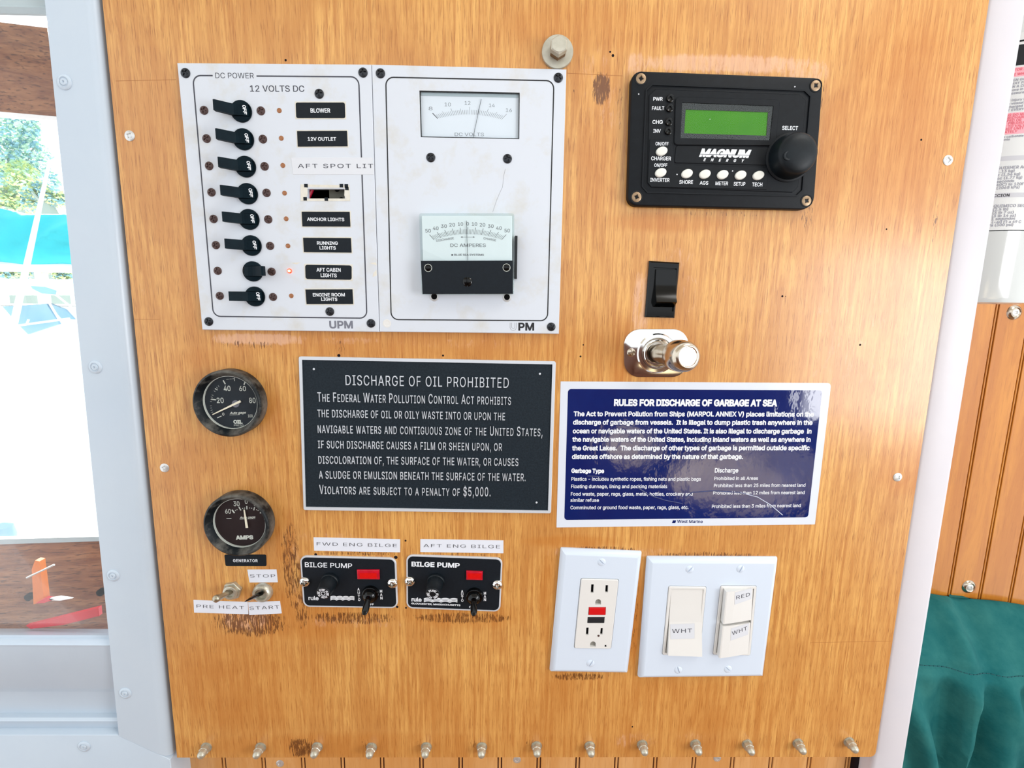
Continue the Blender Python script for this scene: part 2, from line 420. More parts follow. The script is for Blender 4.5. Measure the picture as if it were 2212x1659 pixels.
def wood(name, light, mid, dark, rough=0.32, grain=(330, 12), pores=(1500, 75), along='y', wear_and_light=False, coat=0.15, pore_amt=0.55):
    m = bpy.data.materials.new(name); N, L, b = nodes(m)
    tc = N.new('ShaderNodeTexCoord')
    def nz(sx, sy, detail, dist=0.0, r=0.6):
        mp = N.new('ShaderNodeMapping'); s = (sx, sy, sx) if along == 'y' else (sy, sx, sx); mp.inputs['Scale'].default_value = s
        n = N.new('ShaderNodeTexNoise'); n.inputs['Scale'].default_value = 1; n.inputs['Detail'].default_value = detail; n.inputs['Distortion'].default_value = dist; n.inputs['Roughness'].default_value = r
        L.new(tc.outputs['Object'], mp.inputs['Vector']); L.new(mp.outputs[0], n.inputs['Vector']); return n.outputs['Fac']
    def rng(x, a, c, lo=0.0, hi=1.0):
        r = N.new('ShaderNodeMapRange'); r.interpolation_type = 'SMOOTHSTEP'
        for i, q in ((1, a), (2, c), (3, lo), (4, hi)): r.inputs[i].default_value = q
        L.new(x, r.inputs[0]); return r.outputs[0]
    def mix(f, a, c):
        x = N.new('ShaderNodeMix'); x.data_type = 'RGBA'
        if isinstance(f, float): x.inputs[0].default_value = f
        else: L.new(f, x.inputs[0])
        for i, q in ((6, a), (7, c)):
            if isinstance(q, tuple): x.inputs[i].default_value = q
            else: L.new(q, x.inputs[i])
        return x.outputs[2]
    def math_(op, a, c):
        x = N.new('ShaderNodeMath'); x.operation = op
        for i, q in ((0, a), (1, c)):
            if isinstance(q, (float, int)): x.inputs[i].default_value = q
            else: L.new(q, x.inputs[i])
        return x.outputs[0]
    g1 = nz(grain[0], grain[1], 7, 0.6, 0.7); blot = nz(16, 6, 5, 0.9); pr = nz(pores[0], pores[1], 3)
    col = mix(rng(g1, 0.36, 0.64), hexc(light), hexc(mid))
    col = mix(rng(blot, 0.42, 0.66, 0, 0.75), col, hexc(mid))
    col = mix(math_('MULTIPLY', rng(pr, 0.54, 0.66), pore_amt), col, hexc(dark))
    if wear_and_light:
        at = N.new('ShaderNodeAttribute'); at.attribute_name = 'wear_and_light'; sp = N.new('ShaderNodeSeparateColor'); L.new(at.outputs['Color'], sp.inputs[0])
        brk = nz(240, 60, 6, 0.8, 0.75); brf = nz(900, 110, 4, 0.3, 0.7)
        warm = sp.outputs[2]
        col = mix(math_('MULTIPLY', warm, rng(blot, 0.3, 0.7, 0.5, 1.0)), col, hexc('b56a22'))
        pale = rng(math_('ADD', sp.outputs[0], math_('MULTIPLY', math_('SUBTRACT', brk, 0.5), 1.6)), 0.35, 0.8, 0, 0.6)
        pale = math_('MULTIPLY', pale, rng(sp.outputs[0], 0.02, 0.3))
        col = mix(pale, col, hexc('dcb094'))
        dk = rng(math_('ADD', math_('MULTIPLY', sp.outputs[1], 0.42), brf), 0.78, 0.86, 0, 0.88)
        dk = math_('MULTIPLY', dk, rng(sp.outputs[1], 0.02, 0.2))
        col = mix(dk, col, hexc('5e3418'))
        rf = math_('ADD', math_('MULTIPLY', sp.outputs[0], 0.25), rough); L.new(rf, b.inputs['Roughness'])
    else: b.inputs['Roughness'].default_value = rough
    L.new(col, b.inputs['Base Color'])
    b.inputs['Coat Weight'].default_value = coat; b.inputs['Coat Roughness'].default_value = 0.2; b.inputs['Specular IOR Level'].default_value = 0.4
    bp = N.new('ShaderNodeBump'); bp.inputs['Strength'].default_value = 0.5; bp.inputs['Distance'].default_value = 0.00015
    L.new(math_('ADD', g1, math_('MULTIPLY', pr, 0.6)), bp.inputs['Height']); L.new(bp.outputs[0], b.inputs['Normal'])
    return m
M['plywood'] = wood('varnished_plywood', 'dba65e', 'bc8042', '8c5022', wear_and_light=True, pore_amt=0.68, coat=.45, pores=(2000, 55))
M['beadboard'] = wood('varnished_beadboard', 'c98534', 'b5702a', '94561a', rough=0.22, grain=(60, 5), pores=(500, 30), pore_amt=0.25, coat=0.3)
M['beadboard_low'] = wood('pale_beadboard', 'd9a66c', 'cc9254', 'a8703a', rough=0.3, grain=(60, 5), pores=(500, 30), pore_amt=0.25, coat=0.2)
M['bead_groove'] = mk('bead_groove', '4a2210', 0.6)
M['mahogany'] = wood('brown_mahogany', 'a5724c', '7f4e33', '4c2a1c', rough=0.3, grain=(160, 9), pores=(700, 45), along='x', pore_amt=0.8)
M['mahogany_dark'] = wood('dark_mahogany', '4a2a1c', '38201a', '1c0f0a', rough=.4, grain=(60, 5), pores=(300, 20), along='x')
M['plywood_edge'] = mk('plywood_edge', '9a6636', 0.6, var='6e4322', vscale=200)

def glass(name, gloss=0.06, tint='ffffff', rough=0.02, smudge=0.0):
    m = bpy.data.materials.new(name); N, L, b = nodes(m); N.remove(b); out = N['Material Output']
    t = N.new('ShaderNodeBsdfTransparent'); t.inputs[0].default_value = hexc(tint)
    gl = N.new('ShaderNodeBsdfGlossy'); gl.inputs['Roughness'].default_value = rough
    mx = N.new('ShaderNodeMixShader'); lw = N.new('ShaderNodeLayerWeight'); lw.inputs[0].default_value = 0.25
    ma = N.new('ShaderNodeMath'); ma.operation = 'MULTIPLY_ADD'; ma.inputs[1].default_value = 0.12; ma.inputs[2].default_value = gloss
    L.new(lw.outputs['Fresnel'], ma.inputs[0]); L.new(ma.outputs[0], mx.inputs[0]); L.new(t.outputs[0], mx.inputs[1]); L.new(gl.outputs[0], mx.inputs[2])
    L.new(mx.outputs[0], out.inputs['Surface']); return m
M['glass'] = glass('clear_glass', 0.015); M['acrylic'] = glass('clear_acrylic', 0.03, 'f6faf9'); M['meter_glass'] = glass('meter_glass', 0.008, 'fafcfd')

# ------------------------------------------------------------------ shared little meshes
def phillips(r, h=1.1, slot=0.62, square=False, slotted=False, wash=False):
    def zf(q, a):
        x, y = q * math.cos(a), q * math.sin(a); z = h * math.sqrt(max(0, 1 - (q / r * 0.93) ** 2))
        if square: cut = max(abs(x), abs(y)) < r * 0.36
        elif slotted: cut = abs(y) < r * 0.13 and True
        else: cut = (min(abs(x), abs(y)) < r * 0.15) and max(abs(x), abs(y)) < r * slot
        return (z - h * 0.75) if cut and z > h * .4 or (cut and slotted) else z
    return lambda g: g.polar(r, lambda q, a: max(0.02, zf(q, a)), 10, 64)
def shared(key, fn, mat, smooth=40):
    g = G(); fn(g); MESHES[key] = mesh_of(g, M[mat], (0, 0, 0), smooth, key)
shared('screw_panel', phillips(3.3), 'screw_dark'); shared('screw_row', phillips(3.0, 0.9), 'screw_brown')
shared('screw_square', phillips(3.7, 0.9, square=True), 'screw_steel'); shared('screw_remote', phillips(3.6, 0.7, square=True), 'screw_brass')
shared('screw_dome', phillips(4.4, 3.2, slot=0.5), 'chrome'); shared('screw_plate', phillips(3.3, 1.3, slot=0.7), 'chrome_worn')
shared('screw_white', phillips(3.4, 1.2, slotted=True), 'cover_white'); shared('screw_meter', phillips(2.5, 0.8), 'gloss_black')
shared('screw_adjust', phillips(3.5, 1.4, slotted=True), 'gloss_black')
def led(g): g.lathe((0, 0, 0), [(1.75, 0), (1.75, 0.15), (1.3, 0.35), (1.1, 0.2), (0.02, 0.25)], 16)
shared('led', led, 'lamp_amber'); shared('led_lit', lambda g: g.lathe((0, 0, 0), [(1.8, 0), (1.8, .3), (1.2, .9), (.02, 1.2)], 16), 'lamp_red_lit')
shared('led_core', lambda g: g.lathe((0, 0, 1.0), [(1.05, 0), (1.0, .3), (.02, .5)], 14), 'lamp_core_lit')
def acorn(g):
    hexa = [(4.3 * math.cos(PI / 3 * i + .3), 4.3 * math.sin(PI / 3 * i + .3)) for i in range(6)]
    g.prism(hexa, 0.6, 5.6, 0.7, 1)
    g.lathe((0, 0, 5.2), [(3.6, 0), (3.5, 2.6), (2.9, 4.4), (1.8, 5.5), (0.3, 5.9)], 20)
    g.lathe((0, 0, 0), [(4.9, 0), (4.9, .7), (3.5, .8)], 24)
shared('acorn', acorn, 'dull_steel')
def finish_washer(g):
    g.lathe((0, 0, 0), [(8.2, 0), (7.6, 1.4), (5.4, 2.6), (4.6, 2.2), (4.4, 2.0)], 28)
shared('finish_washer', finish_washer, 'chrome_worn')
def painted(g):
    g.polar(5.2, lambda q, a: 0.5 + 1.6 * math.sqrt(max(0, 1 - (q / 5.3) ** 2)) - (0.7 if 2.4 < q < 3.3 else 0) - (0.9 if q < 0.8 else 0), 12, 32)
shared('painted_screw', painted, 'white_paint')

# ================================================================== SETTING
# ---- the big plywood board
BX0, BX1, BY0, BY1 = -288.5, 347.5, -412.5, 330.0
board = thing('plywood_board', 30, -40, 0, 'large varnished golden plywood board that carries all the switches and meters', 'board')
cuts = [(-215, -110, -20, 150), (-85, 30, 98, 150)]
vx = [BX0 + (BX1 - BX0) * i / 318 for i in range(319)]; vy = [BY0 + (BY1 - BY0) * j / 371 for j in range(372)]
def cut(x, y): return any(a < x < b and c < y < d for a, b, c, d in cuts)
g = G(); nx, ny = len(vx), len(vy)
vs = [(x, y, 0) for y in vy for x in vx]; fs = []
for j in range(ny - 1):
    for i in range(nx - 1):
        if not cut((vx[i] + vx[i + 1]) / 2, (vy[j] + vy[j + 1]) / 2): fs.append([j * nx + i, j * nx + i + 1, (j + 1) * nx + i + 1, (j + 1) * nx + i])
# corner rounding at the bottom right
def soft(x, y):
    r = 5.0; cx, cy = BX1 - r, BY0 + r
    if x > cx and y < cy:
        d = math.hypot(x - cx, y - cy)
        if d > r: return (cx + (x - cx) * r / d, cy + (y - cy) * r / d)
    return (x, y)
def taper(x, y): return x + (y + 112) * .0082 * (BX1 - x) / (BX1 - BX0)      # the left edge is not quite plumb
vs = [(*soft(taper(x, y), y), z) for x, y, z in vs]
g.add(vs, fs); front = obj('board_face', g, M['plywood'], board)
# wear (bare, scratched or stained varnish) plus glare and cast shadows painted into the colour (patches: px centre, radii, strength, soft edge)
pale = [(1570, 138, 215, 22, .75), (1740, 155, 60, 30, .6), (1375, 140, 25, 30, .6), (560, 733, 110, 14, .8), (700, 735, 150, 10, .4), (1385, 660, 22, 80, .65),
        (1490, 640, 22, 60, .35), (1000, 742, 180, 12, .35), (530, 1330, 60, 40, .6), (640, 1240, 18, 80, .35), (1760, 250, 40, 120, .3),
        (1840, 720, 130, 150, .30), (330, 560, 45, 200, .25), (760, 1345, 120, 14, .4), (1320, 1193, 180, 12, .4), (1370, 1600, 60, 20, .4), (1500, 1600, 60, 20, .35),  # the broad faint first patch paints the glare at the board's right
        (610, 200, 30, 400, .1), (1300, 200, 60, 120, .35), (1460, 560, 60, 30, .4), (1740, 420, 40, 40, .3), (950, 1590, 260, 30, .1), (700, 1160, 90, 12, .35)]
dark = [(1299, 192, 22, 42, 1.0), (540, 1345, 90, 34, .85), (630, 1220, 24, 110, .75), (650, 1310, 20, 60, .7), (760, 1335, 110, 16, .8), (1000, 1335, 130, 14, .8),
        (770, 1195, 110, 7, .7), (990, 1197, 110, 7, .6), (1300, 1187, 90, 8, .8), (1530, 1200, 150, 9, .75), (1250, 1462, 70, 10, .8), (1370, 1330, 12, 130, .55),  # last one is the shadow between the two plates, painted in
        (650, 1615, 32, 26, .85), (1340, 230, 10, 60, .55), (1770, 210, 12, 60, .6), (1745, 470, 18, 40, .6), (1500, 462, 200, 8, .5), (530, 745, 90, 12, .6), (735, 750, 12, 25, .6),  # those left and lower right of the remote paint its shadow
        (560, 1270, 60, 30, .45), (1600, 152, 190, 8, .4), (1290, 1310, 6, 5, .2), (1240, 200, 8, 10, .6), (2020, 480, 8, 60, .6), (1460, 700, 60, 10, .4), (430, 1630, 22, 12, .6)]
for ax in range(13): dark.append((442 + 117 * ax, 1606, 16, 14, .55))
warm = [(1340, 760, 30, 80, .7), (1960, 1010, 80, 60, .6), (990, 745, 500, 40, .3), (1440, 480, 130, 22, .6), (1800, 330, 40, 160, .4), (1290, 300, 40, 200, .3),  # warm also carries painted shadow: the first patch is the lighter plate's
        (590, 900, 25, 60, .5), (615, 1160, 22, 70, .5), (1275, 60, 200, 60, .35), (1950, 250, 120, 260, .55), (1240, 1170, 100, 14, .5), (1370, 1330, 14, 130, .7),  # beside gauges and between plates: light and shade put into the colour
        (660, 1330, 160, 60, .45), (1000, 1330, 140, 30, .4), (1180, 1300, 16, 120, .5), (450, 800, 90, 50, .3), (1290, 190, 50, 70, .35), (1300, 1530, 500, 90, .3), (520, 1480, 180, 120, .35), (1000, 1610, 700, 30, .35)]  # the shade left of the outlet plate is colour too
def blobs(lst, bump_edge):
    out = []
    for px, py, rx, ry, s in lst:
        c = B(px, py); e = B(px + rx, py); f = B(px, py - ry); out.append((c[0], c[1], abs(e[0] - c[0]) + .1, abs(f[1] - c[1]) + .1, s))
    return out
PB, DB, WB = blobs(pale, 1), blobs(dark, 1), blobs(warm, 1)
ca = front.data.color_attributes.new('wear_and_light', 'FLOAT_COLOR', 'POINT'); buf = []
def val(L, x, y, pw):
    m = 0.0
    for cx, cy, rx, ry, s in L:
        u = abs(x - cx) / rx; v = abs(y - cy) / ry
        if u < 1.5 and v < 1.5:
            d = (u ** pw + v ** pw) ** (1 / pw); k = 1 - max(0, min(1, (d - .55) / .75)); m = max(m, s * k * k * (3 - 2 * k))
    return m
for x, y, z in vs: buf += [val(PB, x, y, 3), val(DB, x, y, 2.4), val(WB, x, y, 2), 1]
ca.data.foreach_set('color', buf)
g = G(); T = 11.0
outl = [(taper(BX0, BY0), BY0)] + [(BX1 - 5 + 5 * math.sin(a), BY0 + 5 - 5 * math.cos(a)) for a in (0, .4, .8, 1.2, PI / 2)] + [(BX1, BY1), (taper(BX0, BY1), BY1)]
g.loft([[(x, y, -T) for x, y in outl], [(x, y, 0) for x, y in outl]], False, False); obj('board_edge', g, M['plywood_edge'], board)
g = G()
for a, b, c, d in cuts:
    q = [(a - 2, c - 2), (b + 2, c - 2), (b + 2, d + 2), (a - 2, d + 2)]
    g.loft([[(x, y, -0.2) for x, y in q], [(x, y, -18) for x, y in q]], False, True)
obj('cutout_box', g, M['hole_dark'], board)
g = G()
for p0, p1 in (((1225, 158), (1345, 164)), ((250, 175), (380, 172)), ((1925, 1385), (1750, 1388)), ((290, 690), (345, 690))):
    g.tick(B(*p0), B(*p1), 0.3, 0, 0.03)
M['varnish_line'] = mk('varnish_line', 'a0642c', .5); obj('scratch', g, M['varnish_line'], board)['kind'] = 'stuff'; g = G()
for p, r in (((1690, 640), 1.2), ((1858, 745), 1.2), ((1697, 640), .5), ((1990, 302), 1.1), ((1915, 495), .9), ((1324, 120), 1.4), ((1318, 112), 1), ((1254, 770), 1.1), ((1260, 745), .8), ((876, 1168), 1.2), ((855, 1204), 2.2), ((682, 1198), 1.8), ((858, 1311), 1.6), ((877, 1313), 1.2), ((1078, 1207), 1.8), ((957, 768), 1.2), ((732, 768), 1.8), ((1366, 1570), 1.0), ((617, 130), 1.2)):
    x, y = B(*p); r *= .72; g.lathe((x, y, 0), [(r, 0), (r * .8, .06), (.02, .06)], 10)
tag(obj('nail_hole', g, M['gap_dark'], board), kind='stuff', label='scattered small dark holes in the varnish')

# ---- beadboard below the board (close behind it) and to the right (further back)
def bead_wall(name, xs, y0, y1, h, mat, pitch):
    w = thing(name, (xs[0] + xs[-1]) / 2, (y0 + y1) / 2, h - 8, None, None); del_keys(w); w['kind'] = 'structure'
    for x in xs:
        prof = [(x + 2.1, -1.6), (x + 2.3, -.2), (x + 2.8, 0), (x + pitch - 2.8, 0), (x + pitch - 2.3, -.2), (x + pitch - 2.1, -1.6), (x + pitch - 2.1, -8), (x + 2.1, -8)]
        g = G(); g.loft([[(a, y0, h + b) for a, b in prof], [(a, y1, h + b) for a, b in prof]]); obj('plank', g, mat, w)
        prof = [(x - 0.95, -1.6), (x - .95, -.5), (x - .4, -.1), (x + .4, -.1), (x + .95, -.5), (x + .95, -1.6), (x + .95, -8), (x - .95, -8)]
        g = G(); g.loft([[(a, y0, h + b) for a, b in prof], [(a, y1, h + b) for a, b in prof]]); obj('bead', g, mat, w)
    g = G(); g.box(xs[0] - 1, xs[-1] + pitch, y0, y1, h - 7, h - 1.7); obj('groove_floor', g, M['bead_groove'], w)
    return w
def del_keys(o):
    for k in ('label', 'category'):
        if k in o: del o[k]
bead_wall('wall_back', [-302.6 + 37.9 * i for i in range(-1, 18)], -640, -395, -24, M['beadboard_low'], 37.9)
bead_wall('wall_right', [B(2051.6 + .0, 1300, -150)[0] - 2 + 37.5 * i for i in range(-5, 8)], -700, 420, -150, M['beadboard'], 37.5)
g = G(); g.box(344.5, 349.2, -640, -414, -60, -19); obj('gap_shade_right', g, M['gap_dark'], kind='structure')  # dark strip laid over the planks as the gap's shade beside the post

# ---- the rest of the cabin around the viewer: sole, headliner and the half wall opposite, seen only in reflections
M['cabin_sole'] = wood('teak_sole', '7a5230', '67421f', '3a2410', rough=.5, grain=(40, 4), pores=(300, 20), along='x')
M['headliner'] = mk('headliner', 'd9d2c2', .7, var='cec6b4', vscale=6)
M['cream_vinyl'] = mk('cream_vinyl', 'f0dcb4', .4, var='e4cda0', vscale=12)
g = G(); g.loft([[(-1300, -1180, 1700), (1700, -1180, 1700), (1700, -1150, 1700), (-1300, -1150, 1700)], [(-1300, -1180, -140), (1700, -1180, -140), (1700, -1150, -140), (-1300, -1150, -140)]]); obj('floor', g, M['cabin_sole'], kind='structure')
g = G(); g.box(-1300, 1700, -1150, -60, 1700, 1740); obj('wall_front', g, M['mahogany_dark'], kind='structure')
g = G(); g.loft([[(-1300, 880, 1740), (1700, 880, 1740), (1700, 910, 1740), (-1300, 910, 1740)], [(-1300, 880, 250), (1700, 880, 250), (1700, 910, 250), (-1300, 910, 250)]]); obj('ceiling', g, M['headliner'], kind='structure')
bench = thing('added_bench', 700, -1150, 1450, 'cream cushioned bench behind the viewer, added for its reflection in the blue sticker', 'bench')  # unseen bench, added so the sticker has something cream to mirror
for cx_, cy_, rx_, ry_ in ((880, -610, 300, 130), (452, -500, 100, 70)):
    g = G(); R = []
    for k in range(13):
        a = PI * k / 12; r = max(.02, math.sin(a)) ** .7; z = 1300 - math.cos(a) * 90
        R.append([(x, y, z) for x, y in circ(cx_, cy_, rx_ * r, 28, ry_ * r)])
    g.loft(R); obj('cushion', g, M['cream_vinyl'], bench, smooth=True)
g = G(); g.box(200, 1350, -1150, -780, 1330, 1600, 10); obj('base', g, M['mahogany_dark'], bench)
g = G(); g.box(300, 1300, -800, -430, 1370, 1420, 10); obj('back', g, M['mahogany_dark'], bench)

# ---- white post right of the board
g = G(); g.prism(rnd([(349.5, -700), (375.8, -700), (375.8, 420), (349.5, 420)], 1, 2), -150, -3, 0)
R = []
g = G(); prof = [(349.0, -140), (349.0, -6.5), (350.0, -4.2), (352.5, -3), (375.6, -3), (378, -3.6), (379.0, -5.5), (379.0, -140)]
g.loft([[(a, -700, b) for a, b in prof], [(a, 420, b) for a, b in prof]]); obj('trim_1', g, M['white_paint_post'], smooth=50, kind='structure')

# ---- painted window frame at the left
win = thing('window_1', -345, -100, -20, None, None); del_keys(win); win['kind'] = 'structure'
SX0, SX1 = -332.5, -291.6
YM = B(258, 1588, 2)[1]
def swept(prof, y0, y1, skew0=0.0):
    return [[(a, y0 + skew0 * (SX1 - a), b) for a, b in prof], [(a, y1, b) for a, b in prof]]
prof = [(SX0 + 1.5, -30), (SX0, -28), (SX0, 0.5), (SX0 + 1.2, 2), (SX1 - 9, 2), (SX1 - 4.5, 1.0), (SX1 - 1.5, -2.5), (SX1 - .6, -8), (SX1 - .6, -30)]
def top_of(a): return 460
def lean(a, y):     # both edges of the stile lean a little
    f = (a - SX0) / (SX1 - SX0); l = -325.5 + (204 - y) * -.0245; r = -288.9 + (204 - y) * -.0105
    return l + (r - l) * f
low = [(lean(a, YM), YM - (a - SX0) * 0.62, b) for a, b in prof]
g = G(); g.loft([low, [(lean(a, 420), 420, b) for a, b in prof]]); obj('stile', g, M['white_paint'], win, smooth=50)
# bottom frame member, mitred to the stile
g = G(); e = 0.35
q = [(-640, YM), (lean(SX0, YM) - e, YM), (lean(SX1, YM) - 1, YM - (SX1 - SX0) * .62 - e), (lean(SX1, YM) - 1, -700), (-640, -700)]
g.prism(q, -30, 1.8, 0.8); obj('bottom_frame', g, M['white_paint'], win, smooth=50)
# stepped sash rails below and above the glass
def yy(py, h): return B(120, py, h)[1]
hb = [(1358, -30), (1366, -16), (1372, -10), (1378, -9.4), (1382, -7), (1394, -2), (1400, -3), (1486, -5), (1491, -8.5), (1496, -9.5), (1540, -10), (1550, -5), (1558, -3.2), (1566, -4.5), (1573, -6), (1580, -2.5), (1590, -1.5), (1600, -14)]
g = G(); rows = [(yy(py, h), h) for py, h in hb]; rows = rows + [(rows[-1][0], -30)]
g.loft([[(x, y, h) for y, h in rows] for x in (SX0 + 4, -640)]); obj('bottom_rail', g, M['white_paint'], win, smooth=40)
ht = [(35, -30), (33, -17), (31, -11), (20, -7), (17, -6), (13, -9), (-60, -9)]
g = G(); rows = [(yy(py, h), h) for py, h in ht]; rows = rows + [(rows[-1][0], -30)]
g.loft([[(x, y, h) for y, h in rows] for x in (-640, SX0 + 8)]); obj('top_rail', g, M['paint_grey'], win, smooth=30)
g = G(); g.box(-640, SX0 + 9, yy(1375, -14), yy(30, -14), -17, -14.5); obj('pane', g, M['glass'], win)
for px, py, r in ((140, 178, 1), (206.5, 793, 1), (245, 1243, 1), (271, 1497, 1), (182, 1612, 1)):
    x, y = B(px, py, 2); stamp('frame_screw', 'painted_screw', win, x, y, 1.6, random.random() * 3)
# gap between frame and board, its shade made by a dark coloured strip
g = G(); g.box(-296.5, BX0 + 4, -423, 420, -30, -10.9); obj('gap_shade_left', g, M['gap_dark'], kind='structure')

# ---- brown timber seen through the glass
def timber(name, corners, hl, hr, label, thick=14):
    g = G(); (tl, tr, br, bl) = corners
    fr = [P3(*tl, hl), P3(*bl, hl), P3(*br, hr), P3(*tr, hr)]
    g.loft([[(x, y, z - thick) for x, y, z in fr], fr]); return g
def ext(l, r, x):    # continue an edge to pixel column x
    return (x, l[1] + (r[1] - l[1]) * (x - l[0]) / (r[0] - l[0]))
tl, tr, bl, br = (0, 48), (106, 61), (0, 241), (124, 251.5)
rail = obj('window_rail', timber('', [ext(tl, tr, -260), ext(tl, tr, 210), ext(bl, br, 215), ext(bl, br, -260)], -40, -85, ''), M['mahogany'], None,
           label='brown timber rail across the top of the window, behind the glass', cat='window rail', group='timber rails outside the window')
g = timber('', [ext((0, 241), (124, 252), -260), ext((0, 241), (124, 252), 215), ext((0, 250), (124, 260), 215), ext((0, 250), (124, 260), -260)], -38, -83, '', 6)
obj('rail_edge', g, M['boat_white'], rail, label='white lower edge strip')
tl, tr, bl, br = (0, 1176), (219, 1169), (0, 1372), (238, 1372)
lrail = obj('window_rail', timber('', [ext(tl, tr, -260), ext(tl, tr, 320), ext(bl, br, 330), ext(bl, br, -260)], -40, -70, ''), M['mahogany'], None,
            label='brown timber rail across the bottom of the window, behind the glass', cat='window rail', group='timber rails outside the window')
g = timber('', [ext((0, 1165), (219, 1159), -260), ext((0, 1165), (219, 1159), 320), ext(tl, tr, 320), ext(tl, tr, -260)], -38, -68, '', 6)
obj('rail_edge', g, M['paint_grey'], lrail, label='pale upper edge strip')
g = G()
for px, py, r in ((217, 1280, 3.4), (62, 1290, 3.4)):
    g = G(); x, y, z = P3(px, py, -58 if px > 100 else -49); g.lathe((x, y, z), [(r, -3), (r, 1.2), (r * .8, 1.6), (.02, 1.7)], 16); obj('bolt', g, M['hole_dark'], lrail)
def slab(name, poly, h, t, mat, label, cat, group=None):
    g = G(); g.prism(pts(ID, poly, h), h - t, h, 0.3); return obj(name, g, mat, None, label=label, cat=cat, group=group)
slab('wooden_wedge', [(68, 1230), (75, 1211), (85, 1213), (96, 1300), (72, 1306)], -24, 6, M['sticker_orange'], 'upright orange wooden strip behind the window glass', 'wedge')
slab('red_strip', [(55, 1352), (212, 1313), (214, 1331), (138, 1350), (66, 1359)], -22, 4, M['red_paint'], 'long red strip lying slanted at the foot of the window', 'strip')
slab('red_scrap', [(76, 1304), (98, 1291), (120, 1294), (95, 1303)], -22, 3, M['red_paint'], 'small red scrap beside the orange wooden strip', 'scrap')
slab('white_scrap', [(104, 1293), (128, 1289), (156, 1293), (130, 1298), (108, 1297)], -22, 2, M['boat_white'], 'small white sliver beside the orange wooden strip', 'scrap')
g = G(); g.tube([P3(58, 1248, -19), P3(117, 1220, -19)], 0.9, 8); obj('metal_pin', g, M['screw_steel'], None, smooth=True, label='thin grey metal pin crossing the orange wooden strip', cat='pin')

# ================================================================== OUTSIDE THE WINDOW
def rot_cluster(px, py, h, n, spread, leaf, seed):
    rr = random.Random(seed); g = G(); c = Vector(P3(px, py, h)); blobs_ = []
    for k in range(16):
        blobs_.append((c + Vector((rr.uniform(-1, 1) * spread[0] * .7, rr.uniform(-1, 1) * spread[1] * .75, rr.uniform(-.35, .35) * min(spread))), rr.uniform(.3, .55) * min(spread[0], spread[1])))
    for i in range(n):
        b, r = rr.choice(blobs_); d = Vector((rr.gauss(0, 1), rr.gauss(0, 1), rr.gauss(0, 1))).normalized(); p = b + d * r * rr.uniform(.75, 1.05)
        u = Vector((rr.gauss(0, 1), rr.gauss(0, 1), rr.gauss(0, 1))).normalized(); w = u.orthogonal().normalized(); s = leaf * rr.uniform(.6, 1.3)
        g.mi = rr.randrange(2)
        g.add([p - u * s, p + w * s * .5, p + u * s, p - w * s * .5], [[0, 1, 2, 3]])
    g.mi = 0; return g
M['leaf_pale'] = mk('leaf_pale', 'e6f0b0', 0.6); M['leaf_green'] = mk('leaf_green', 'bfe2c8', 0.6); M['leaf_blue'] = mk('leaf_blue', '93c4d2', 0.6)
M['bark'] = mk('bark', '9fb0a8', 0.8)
HT = -9000.0
def tree(px, py, spx, n, mats, label, seed, HT, ground=-5200):
    k_ = (DIST - HT) / F; spread = (spx[0] * k_, spx[1] * k_); c = P3(px, py, HT); t = thing('leafy_tree', c[0], ground, HT, label, 'tree', 'trees across the water')
    tag(obj('foliage', rot_cluster(px, py, HT, n, spread, 5.0 * k_, seed), mats, t), kind='stuff')
    g = G(); g.tube([(c[0], ground, HT), (c[0] + 60, c[1] - spread[1], HT), (c[0], c[1], HT)], [180, 130, 70], 10); obj('trunk', g, M['bark'], t)
    for k in range(5):
        a = random.uniform(-1, 1); g = G(); g.tube([(c[0] + 30, c[1] - spread[1] * .7, HT), (c[0] + a * spread[0] * .7, c[1] + random.uniform(-.2, .5) * spread[1], HT + random.uniform(-300, 300))], [60, 20], 6); obj('branch', g, M['bark'], t)
tree(20, 330, (80, 82), 4200, [M['leaf_blue'], M['leaf_green']], 'tall blue green tree filling the upper left of the window', 3, -15000.0, -5200)
tree(0, 405, (95, 56), 3600, [M['leaf_pale'], M['leaf_green']], 'yellow green tree crown in front of the taller blue green tree', 5, -11500.0)
tree(98, 430, (48, 30), 1300, [M['leaf_pale'], M['leaf_blue']], 'small sparse tree at the right edge of the window', 8, -9400.0)
g = rot_cluster(40, 590, -7600.0, 6500, (1900, 260), 42, 11); tag(obj('hedge', g, [M['leaf_pale'], M['leaf_blue']], None, label='low green hedge on the far bank below the turquoise sail cover', cat='hedge'), kind='stuff')
# furled sail under a turquoise cover
HS = -3600.0
top = [(-420, 430), (-150, 446), (0, 449), (60, 462), (148, 463), (230, 468)]; bot = [(-420, 560), (-150, 560), (0, 566), (60, 573), (148, 572), (230, 574)]
g = G(); R = []
for k in range(41):
    f = k / 40 * 5; i = min(4, int(f)); f -= i
    T0 = [top[i][a] * (1 - f) + top[i + 1][a] * f for a in (0, 1)]; B0 = [bot[i][a] * (1 - f) + bot[i + 1][a] * f for a in (0, 1)]
    ring = []
    for j in range(28):
        a = 2 * PI * j / 28; v = (1 - math.cos(a)) / 2; px = T0[0] * (1 - v) + B0[0] * v; py = T0[1] * (1 - v) + B0[1] * v
        x, y, z = P3(px, py, HS); fold = noise.noise(Vector((x * .004 + v * 2.4, v * 3.0, 1.3))) * 90 + math.sin(x * .012 + v * 6) * 18
        ring.append((x, y, z + math.sin(a) * 190 * (0.5 + v * .5) + fold * abs(math.sin(a))))
    R.append(ring)
g.loft(R); sail = thing('sail_cover', *P3(60, 515, HS), 'turquoise fabric sail cover over a furled sail outside the window', 'sail cover')
obj('cover', g, M['teal_sail'], sail, smooth=80)
